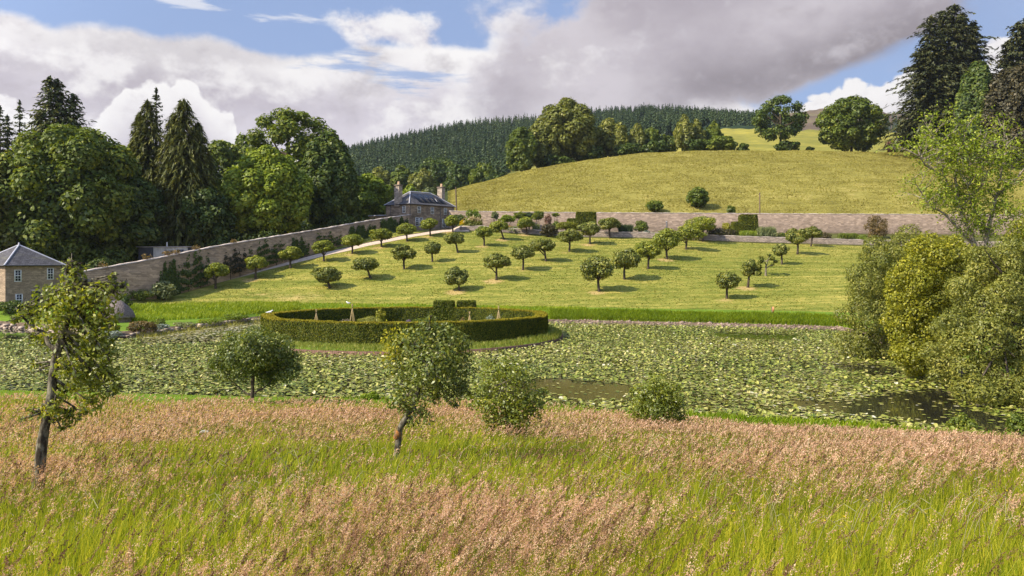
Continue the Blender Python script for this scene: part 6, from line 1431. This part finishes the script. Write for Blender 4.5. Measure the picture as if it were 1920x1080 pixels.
tall_grass('shallows_grass', 'thin muddy grass in the shallows below the planted bed', 255, 500, 7, 8, 2200, 0.62, 0.06, m_olive, 955, 0.8)
tall_grass('shore_plants', 'leafy green waterside plants along the near right shore', 1290, 1960, 4, 6, 9000, 0.38, 0.12, m_bankgrass, 956, 0.5)
tall_grass('shore_plants', 'rough green growth along the near shore below the middle trees', 640, 1290, 5, 6, 4000, 0.30, 0.10, m_bankgrass, 957, 0.4)
def turf_tufts(name, label, mat, r0, r1, lo, hi, n, h, w, seed, patch=None):
    r = rg(seed); px = r.uniform(lo, hi, n); a, b = ROWS[r0][0](px), ROWS[r1][0](px); Y = np.sqrt(a*a+(b*b-a*a)*r.random(n)); X = (px-960)/F*Y
    if r0 == 11: k = (np.interp(Y, LWY, LWX, left=-200)+1.6 < X) & (np.hypot(*(np.stack([X, Y])-c_path[:, np.clip(np.searchsorted(c_path[1], Y), 0, c_path.shape[1]-1)])) > 1.35); X, Y = X[k], Y[k]
    n = len(X); z = ground(X, Y); hh = h*r.uniform(0.5, 1.4, n)*(1+0.3*vnoise(X, Y, 0.5, seed)); V, q, _ = blade_mesh(np.stack([X, Y, z-.02], 1), hh, w*r.uniform(.6, 1.5, n), r.normal(size=(n, 2))*0.5+[.2, 0], r)
    t = 0.45+0.12*vnoise(X*0.4, Y, 0.7, seed+1)+0.13*vnoise(X, Y, 0.12, seed+2)+(0.15 if r0 == 11 else 0.09)*r.normal(size=n)
    if patch is not None: t = t + 0.15*np.sin(Y*3.3+0.05*X+1.6*vnoise(X*0.5, Y, 0.15, 44))*np.interp(Y, [108, 118, 150], [1.1, 1, .5])
    if patch is not None: t = t + 0.45*patch(np.stack([X, Y, z], 1))
    mk(name, V, q, mat, loc=(0, 0, 0), tone=both(np.clip(t, 0, 1)), kind='stuff', label=label, cat='grass')
c_path = c_path_pts.T.copy(); c_path = c_path[:, np.argsort(c_path[1])]
m_lawnblade = foliage('lawn_blades', (0.075, 0.11, 0.014), (0.195, 0.195, 0.032), (0.39, 0.32, 0.09), 0.3, 0.02, mul=1.1)
m_hayblade = foliage('hay_blades', (0.16, 0.13, 0.034), (0.31, 0.27, 0.064), (0.48, 0.42, 0.14), 0.4, 0.02, mul=1.2)
turf_tufts('lawn_grass', 'short mown grass of the orchard lawn', m_lawnblade, 11, 12, 180, 1720, 90000, 0.11, 0.16, 961, straw)
turf_tufts('hay_grass', 'dry yellowish grass covering the hay field on the hill', m_hayblade, 15, 19, 840, 1960, 150000, 0.22, 0.32, 965)
m_islandgrass = foliage('island_blades', (0.06, 0.08, 0.01), (0.14, 0.165, 0.018), (0.28, 0.25, 0.06), 0.38, 0.03, mul=1.5)
def island_grass():
    r = rg(960); n = 30000; a = r.uniform(0, 2*np.pi, n); R = r.uniform(HR*0.80, IR*0.995, n); k = (r.random(n) < np.where(np.sin(a) < 0.4, 1, 0.4)) & (np.hypot(R*np.cos(a), R*np.sin(a)/KY) > HR*1.02); a, R = a[k], R[k]; n = len(a)
    b = np.stack([IX+R*np.cos(a), IY+R*np.sin(a), np.interp(R/IR, [0.9, .96, .992], [.36, .32, .2])], 1); h = 0.32*r.uniform(.5, 1.3, n)*np.interp(np.cos(a), [0.7, 0.95], [1, 1.9])
    V, q, _ = blade_mesh(b, h, 0.06*r.uniform(.7, 1.3, n), r.normal(size=(n, 2))*.35, r); mk('island_grass', V, q, m_islandgrass, loc=(0, 0, 0), tone=both(np.clip(0.55+0.2*r.normal(size=n), 0, 1)), kind='stuff', label='grass fringe round the outside of the ring hedge', cat='grass')
    n = 5000; a = r.uniform(0, 2*np.pi, n); R = np.sqrt(r.random(n))*(HR-1.4); b = np.stack([IX+R*np.cos(a), IY+R*KY*np.sin(a), np.full(n, .4)], 1)
    V, q, _ = blade_mesh(b, 0.35*r.uniform(.4, 1.4, n), 0.06*r.uniform(.7, 1.3, n), r.normal(size=(n, 2))*.35, r); mk('garden_planting', V, q, m_olive, loc=(0, 0, 0), tone=both(np.clip(0.55+0.2*r.normal(size=n), 0, 1)), kind='stuff', label='mixed low planting inside the ring hedge', cat='ground cover')
island_grass()

def shore_stones():
    r = rg(970); n = 620; px = r.uniform(1040, 1600, n); Y = far(px) + r.uniform(-0.5, 1.4, n); X = (px-960)/F*Y; z = np.maximum(ground(X, Y), -0.03); s = r.uniform(0.05, 0.17, n)*(1+1.2*(r.random(n) < .06))
    U = norm(np.array([[1, 0, 0], [-1, 0, 0], [0, 1, 0], [0, -1, 0], [0, 0, 1], [0, 0, -1.0]])); fc = np.array([[0, 2, 4], [2, 1, 4], [1, 3, 4], [3, 0, 4], [2, 0, 5], [1, 2, 5], [3, 1, 5], [0, 3, 5]])
    V = np.stack([X, Y, z], 1)[:, None] + (U[None]*s[:, None, None])*[1.3, 1.1, .7]*r.uniform(.7, 1.3, (n, 6, 1)); q = (np.arange(n)[:, None, None]*6+fc[None]).reshape(-1, 3)
    mk('shore_stones', V.reshape(-1, 3), q, plain('pink_stone', (0.25, 0.18, 0.135), 0.9, 0.4, 2.0), loc=(0, 0, 0), kind='stuff', label='pinkish stones along the water edge under the far bank', cat='stones')
shore_stones()

# ------------------------------------------------------------------ water lilies
def inpoly(px, py, poly):
    o = np.zeros(len(px), bool); p = np.array(poly, float); n = len(p)
    for i in range(n):
        x1, y1 = p[i]; x2, y2 = p[(i+1) % n]; c = ((y1 > py) != (y2 > py)) & (px < (x2-x1)*(py-y1)/(y2-y1+1e-9)+x1); o ^= c
    return o
OPEN = [[(905, 726), (1000, 710), (1062, 711), (1120, 716), (1182, 722), (1192, 734), (1165, 748), (1090, 753), (1010, 742), (920, 748)],
        [(1478, 752), (1560, 751), (1610, 752), (1650, 743), (1690, 733), (1770, 730), (1800, 760), (1860, 782), (1960, 790), (1960, 816), (1850, 812), (1740, 794), (1600, 776), (1520, 766)],
        [(1555, 683), (1640, 682), (1680, 690), (1700, 704), (1650, 701), (1585, 695)], [(1330, 623), (1500, 627), (1485, 640), (1400, 638), (1350, 634)]]
def world_open():       # open water patches, as outlines on the pond surface
    out = []
    for poly in OPEN: out.append([((px-960)/F*(F*CAMZ/(py-HOR)), F*CAMZ/(py-HOR)) for px, py in poly])
    return out
def lilies():
    r = rg(980); n = 230000; Y = np.sqrt(r.uniform(34**2, 112**2, n)); px = r.uniform(-140, 2060, n); X = (px-960)/F*Y
    k = (Y > near(px)+0.1) & (Y < far(px)-0.3) & (np.hypot(X-IX, Y-IY) > IR+0.15); X, Y, px = X[k], Y[k], px[k]; n = len(X)
    op = np.zeros(n, bool)
    jx, jy = X+0.35*vnoise(X, Y, 2.0, 3), Y+0.5*vnoise(X, Y, 1.6, 4)
    for poly in world_open(): op |= inpoly(jx, jy, poly)
    py = HOR+F*CAMZ/Y
    mud = inpoly(px, py, [(250, 634), (330, 622), (420, 610), (500, 600), (520, 640), (440, 640), (360, 645), (280, 648)])
    shade = (px < 130) & (Y > 79)
    stripe = (vnoise(X*0.4, Y*1.5, 0.9, 12) > 0.55) & (px > 1250)
    keep = r.random(n) < np.where(op, 0.05, np.where(mud, 0.34, np.where(shade, 0.06, np.where(stripe, 0.35, np.where(far(px)-Y < 2.2, 0.5, 1.0)))))
    X, Y, px, op, mud = X[keep], Y[keep], px[keep], op[keep], mud[keep]; n = len(X)
    raised = (r.random(n) < np.where(px > 1450, 0.34, 0.44)) & ~op & ~mud
    R = np.where(raised, r.uniform(0.07, 0.16, n), r.uniform(0.09, 0.18, n)); z = np.where(raised, r.uniform(0.03, 0.20, n), r.uniform(0.012, 0.03, n))
    tilt = np.where(raised, np.abs(r.normal(size=n))*0.42+0.06, 0.02); az = r.uniform(0, 2*np.pi, n)
    nn = np.stack([np.sin(tilt)*np.cos(az), np.sin(tilt)*np.sin(az), np.cos(tilt)], 1); u = norm(np.cross(nn, r.normal(size=(n, 3)))); v = np.cross(nn, u)
    ang = np.array([0.28, 1.1, 2.1, 3.14, 4.2, 5.2, 6.0]); rad = np.array([1.0, 0.95, 0.92, 0.98, 0.92, 0.95, 1.0])
    c = np.stack([X, Y, z], 1); cup = np.where(raised, 0.28, 0.02)
    ring = c[:, None] + (u[:, None]*(np.cos(ang)*rad)[None, :, None] + v[:, None]*(np.sin(ang)*rad*0.82)[None, :, None])*R[:, None, None] + nn[:, None]*(R*cup)[:, None, None]*np.abs(np.sin(ang))[None, :, None]
    ring[..., 2] = np.maximum(ring[..., 2], 0.008)
    V = np.concatenate([c[:, None], ring], 1).reshape(-1, 3); i = np.arange(n)*8
    f = [np.stack([i, i+1, i+2, i+3], 1), np.stack([i, i+3, i+4, i+5], 1), np.stack([i, i+5, i+6, i+7], 1)]
    gold = np.clip(vnoise(X, Y, 0.22, 21), -1, 1)
    t = np.clip(np.where(raised, 0.47, np.where(mud, 0.78, 0.53))+0.19*r.normal(size=n)+0.10*gold, 0, 1)
    m, tr, out = new_mat('lily_leaves')
    b = tr.nodes.new('ShaderNodeBsdfPrincipled'); cc = ramp(tr, attr(tr), [(0.0, (0.06, 0.09, 0.012)), (0.35, (0.17, 0.205, 0.026)), (0.62, (0.31, 0.30, 0.055)), (0.85, (0.46, 0.39, 0.15)), (1.0, (0.62, 0.58, 0.40))])
    tr.links.new(cc, b.inputs['Base Color']); b.inputs['Roughness'].default_value = 0.42; b.inputs['Specular IOR Level'].default_value = 0.28
    tr.links.new(b.outputs[0], out.inputs[0])
    mk('water_lilies', V, f, m, loc=(0, 0, 0), tone=np.concatenate([t, t, t]), kind='stuff', label='dense sheet of water lily leaves covering most of the pond', cat='lily pads')
lilies()

# ------------------------------------------------------------------ the five trees at the pond side of the meadow
def near_tree(name, label, cat, foot, Y, trunk, blobs, n, size, mat, barkm, rad, seed, branches=(), group=None, kw={}, foot_lift=0.0, aspect=0.5):
    """trunk: rows of photo points; blobs: (column, row, radius, depth offset, share) - built at the tree's own distance"""
    r = rg(seed); g = np.array(foot, float); pts = [g-[0, 0, .15]] + [P(px, py, Y+dy) for px, py, dy in trunk]; pts = np.array(pts)
    t = thing(name, label, cat, g, group)
    tt = np.linspace(0, 1, len(pts)); ti = np.linspace(0, 1, 24); pp = np.stack([np.interp(ti, tt, pts[:, a]) for a in range(3)], 1); pp[1:-1] += r.normal(size=(22, 3))*rad*0.09; pp[1:-1] = pp[1:-1]*.5+(pp[:-2]+pp[2:])*.25
    parts = [tube(pp, rad*np.interp(ti, [0, .08, .5, 1], [1.35, 1.0, .8, .22])*(1+0.12*r.normal(size=24)), 9)]; B = []
    for px, py, rp, dy, sh in blobs:
        c = P(px, py, Y+dy); B.append([*c, rp/F*Y*.88, rp/F*Y*0.85, rp/F*Y*0.8])
    sh = [b[4] for b in blobs]; cen = np.mean(np.array(B)[:, :3], 0)
    for k in range(len(blobs)):             # small outlying sprays that break up the outline
        if r.random() < 0.75:
            q = B[k]; o = norm(norm(np.array(q[:3])-cen)+r.normal(size=3)*.7); f = r.uniform(1.0, 1.45); R = q[3]*r.uniform(.26, .46); B.append([*(np.array(q[:3])+o*q[3]*f), R, R, R*.9]); sh.append(1.1)
    B = np.array(B)
    for br in branches:
        bp = np.array([P(px, py, Y+dy) for px, py, dy in br]); ti2 = np.linspace(0, 1, 10); t2 = np.linspace(0, 1, len(bp)); q_ = np.stack([np.interp(ti2, t2, bp[:, a]) for a in range(3)], 1); q_[1:-1] += r.normal(size=(8, 3))*0.02
        parts.append(tube(q_, np.linspace(rad*0.5, rad*0.1, 10), 6))
    tw = []
    for k in range(len(B)):
        d = np.linalg.norm(pp-B[k, :3], axis=1)-0.4*np.arange(24)/24*np.linalg.norm(pp[-1]-pp[0]); s0 = pp[max(6, int(np.argmin(d)))]
        c = B[k, :3]; md = s0*.5+c*.5+r.normal(size=3)*0.1*B[k, 3]; parts.append(tube(np.stack([s0, md, c]), [rad*.32, rad*.22, rad*.12], 5))
        for _ in range(9): e = c+norm(r.normal(size=3)+[0, 0, .2])*B[k, 3:6]*r.uniform(.7, 1.1); tw.append(tube(np.stack([c, c*.5+e*.5+r.normal(size=3)*.04, e]), [rad*.11, rad*.07, rad*.03], 4))
    V, ps = join(parts+tw); mk('trunk', V, ps, barkm, t, smooth=True)
    sh = np.array(sh); w = sh*B[:, 3]**2; w /= w.sum(); Vs = []; tn = []
    m = r.multinomial(n, w)
    for k in range(len(B)):
        V, q, tone = crown_leaves(B[k:k+1], m[k], size, r, aspect=aspect, **kw); Vs.append((V, q)); tn.append(tone)
    V, ps = join(Vs); mk('crown', V, ps, mat, t, tone=np.concatenate(tn)); return t, B, r
m_lichen = bark('orange_lichen', (0.30, 0.13, 0.035), (0.12, 0.09, 0.065), 30.0)
def hitlift(px, py, y0, y1, lift=0.42):
    Y = np.linspace(y0, y1, 700); Z = ground((px-960)/F*Y, Y); q = HOR-(Z+lift-CAMZ)/Y*F; k = int(np.argmax(q <= py)); return np.array([(px-960)/F*Y[k], Y[k], Z[k]])
NK = dict(shell=(0.15, 1.12), rnd=0.8, up=0.35, tvar=0.20, tone0=0.45)
g = hitlift(66, 886, 6, 30); Y1 = g[1]
t, B, r = near_tree('pear_tree', 'old pear tree with leaning lichen covered trunk and ragged crown, nearest on the left', 'fruit tree', g, Y1, [(80, 815, 0), (95, 760, 0), (99, 710, .05), (107, 660, 0), (122, 615, 0), (135, 570, .05), (140, 530, 0)],
    [(135, 520, 26, 0, .9), (95, 558, 32, .1, .9), (140, 560, 44, 0, 1.1), (186, 556, 34, -.1, 1), (215, 545, 22, .1, .6), (62, 590, 28, .1, .8), (105, 600, 42, -.1, 1), (158, 600, 42, .1, 1.2), (196, 592, 30, 0, .9), (84, 640, 24, .2, .5), (140, 650, 40, .15, .8), (188, 655, 36, 0, 1.2), (200, 700, 28, .1, 1.3), (160, 705, 40, .1, 1.1), (122, 690, 26, -.15, .8), (62, 772, 18, 0, .8), (100, 768, 22, -.1, 1), (128, 780, 22, .1, 1), (172, 755, 28, .1, 1), (205, 735, 18, 0, .8), (75, 690, 16, .1, .4), (50, 575, 14, 0, .5), (180, 620, 34, 0, .9), (118, 735, 24, .1, .6), (131, 498, 12, 0, .8), (150, 506, 11, 0, .8), (209, 522, 11, 0, .8), (228, 538, 10, 0, .7)],
    6200, 0.066, m_pear, b_lich, 0.072, 1001, [[(107, 660, 0), (80, 625, .1), (50, 600, .1), (30, 575, .1)], [(120, 620, 0), (160, 635, .1), (185, 665, .1), (205, 700, .1)], [(96, 765, 0), (120, 770, .1), (165, 765, .1)], [(135, 575, 0), (175, 560, -.1), (215, 535, -.1)], [(96, 760, 0), (70, 770, 0), (45, 765, 0)], [(130, 530, 0), (128, 505, 0), (131, 486, 0)], [(150, 540, 0), (152, 515, 0), (149, 498, 0)], [(210, 550, 0), (214, 528, 0), (208, 512, 0)]], 'fruit trees at the foot of the meadow', NK)
FG_ = 'fruit trees at the foot of the meadow'
g = hit(472, 757, 20, 46); Y2 = g[1]
near_tree('apple_tree', 'round headed apple tree with forked trunk on the mown strip by the pond', 'fruit tree', g, Y2, [(474, 735, 0), (474, 710, 0), (478, 690, 0), (480, 660, 0)],
    [(480, 645, 40, 0, 1), (440, 655, 34, .3, 1), (520, 655, 36, -.3, 1), (420, 675, 26, 0, 1), (540, 675, 26, .2, 1), (460, 680, 36, -.5, 1), (505, 682, 38, .5, 1.1), (425, 700, 20, .2, .8), (535, 700, 22, -.2, .9), (500, 705, 26, .2, .8), (455, 705, 20, .4, .6), (480, 665, 44, .9, 1), (480, 660, 44, -.9, 1)],
    17000, 0.145, m_oldapple, b_dark, 0.11, 1002, [[(472, 742, 0), (450, 728, .2), (428, 708, .2), (415, 690, .2)], [(474, 740, 0), (500, 722, -.2), (515, 705, -.2)], [(476, 700, 0), (455, 690, 0), (440, 670, 0)]], FG_, dict(NK, tone0=0.36, shell=(0.3, 1.1)))
g = hitlift(741, 834, 8, 40); Y3 = g[1]
t, B, r = near_tree('apple_tree', 'leaning apple tree with pale trunk, orange lichen and broad ragged crown', 'fruit tree', g, Y3, [(748, 808, 0), (760, 785, 0), (772, 765, 0), (785, 730, 0), (795, 690, .1), (800, 650, 0)],
    [(800, 620, 26, 0, 1), (835, 625, 24, .1, 1), (775, 645, 38, -.2, 1), (830, 650, 46, 0, 1.2), (755, 650, 26, .1, .9), (860, 665, 30, .2, 1), (800, 690, 50, -.3, 1.1), (752, 690, 28, .2, .9), (848, 700, 42, .1, 1.2), (775, 730, 36, 0, 1), (820, 725, 34, .3, 1), (748, 755, 24, 0, .9), (848, 745, 20, .1, 1), (795, 780, 24, 0, 1), (775, 765, 26, .1, 1), (865, 725, 18, 0, .8), (800, 665, 50, .6, 1), (815, 690, 46, -.6, 1)],
    8200, 0.076, m_oldapple, b_lich, 0.066, 1003, [[(790, 715, 0), (825, 700, .1), (855, 720, .1), (850, 755, .1)], [(780, 745, 0), (760, 740, 0), (745, 760, 0)], [(795, 690, 0), (775, 650, 0), (755, 635, 0)]], FG_, dict(NK, tone0=0.46, shell=(0.1, 1.22)))
c = P(742, 652, Y3+.1); n = 420; c = c+r.normal(size=(n, 3))*[.16, .2, .22]; V, q = leaves(c, norm(r.normal(size=(n, 3))+[0, 0, .4]), .08, .05, r); mk('yellow_leaves', V, q, m_gold, t, tone=np.clip(.6+.2*r.normal(size=n), 0, 1))
a, b_ = P(742, 822, Y3-.01), P(748, 808, Y3-.01); V, q = tube(np.stack([a, a*.7+b_*.3, a*.3+b_*.7, b_]), [.060, .073, .071, .058], 10); V = V+r.normal(size=V.shape)*.006
mk('lichen', V, q, m_lichen, t, smooth=True)
g = hitlift(950, 804, 15, 40); Y4 = g[1]
near_tree('apple_tree', 'loose yellowish apple tree without visible trunk, right of the leaning one', 'fruit tree', g, Y4, [(952, 780, 0), (950, 750, 0), (950, 715, 0)],
    [(950, 690, 26, 0, .8), (925, 710, 26, .2, .8), (972, 712, 28, -.2, .8), (905, 735, 24, 0, .9), (985, 745, 32, .1, 1.1), (945, 745, 36, .2, .8), (915, 765, 26, -.2, 1), (960, 775, 36, 0, 1.2), (995, 770, 24, .2, 1), (925, 785, 20, .2, 1), (965, 795, 26, 0, 1.2), (892, 757, 14, 0, .8)],
    6500, 0.09, m_pear, b_grey, 0.05, 1004, [[(951, 770, 0), (925, 755, .1), (900, 740, .1)], [(951, 765, 0), (975, 740, -.1), (985, 715, -.1)]], FG_, dict(NK, tone0=0.34, shell=(0.0, 1.32)))
g = hitlift(1238, 792, 15, 42); Y5 = g[1]
near_tree('apple_tree', 'low bushy apple tree half sunk in the meadow, right of centre', 'fruit tree', g, Y5, [(1238, 780, 0), (1236, 755, 0), (1232, 735, 0)],
    [(1232, 722, 22, 0, .9), (1205, 740, 22, .2, .9), (1255, 738, 24, -.2, .9), (1230, 750, 32, .2, 1.1), (1205, 765, 22, 0, 1), (1262, 765, 24, 0, 1.2), (1235, 775, 30, -.3, 1.2), (1275, 785, 14, 0, 1), (1195, 780, 14, 0, .8)],
    6500, 0.10, m_pear, b_grey, 0.05, 1005, [], FG_, dict(NK, tone0=0.30, shell=(0.0, 1.3)))
# waterside bushes in front of the willows
shrub('waterside_bush', 'leafy bush standing in the shallows below the big willow', 'shrub', 1800, 775, 815, 50, 37.8, m_green, 1010, 1500, 0.13, dict(tone0=0.5), 'bushes on the near right shore')
shrub('waterside_bush', 'leafy bush at the right edge of the near shore', 'shrub', 1908, 768, 822, 50, 36.6, m_green, 1011, 1700, 0.13, dict(tone0=0.42), 'bushes on the near right shore')
shrub('waterside_bush', 'small tuft of greenery at the pond edge left of the leaning apple tree', 'shrub', 694, 736, 754, 34, 45.0, m_bankgrass, 1012, 900, 0.11, dict(tone0=0.4))

# ------------------------------------------------------------------ the air
def haze():
    m, t, out = new_mat('haze_air')
    v = t.nodes.new('ShaderNodeVolumePrincipled'); v.inputs['Color'].default_value = (0.80, 0.88, 1.0, 1); v.inputs['Density'].default_value = 0.00005; v.inputs['Anisotropy'].default_value = 0.2
    t.links.new(v.outputs[0], out.inputs['Volume'])
    V, q = box((-2900, -2900, -8), (2900, 2900, 345)); mk('haze', V, q, m, loc=(0, 0, 0), kind='stuff', label='thin pale summer air softening the far hills', cat='haze')
haze()
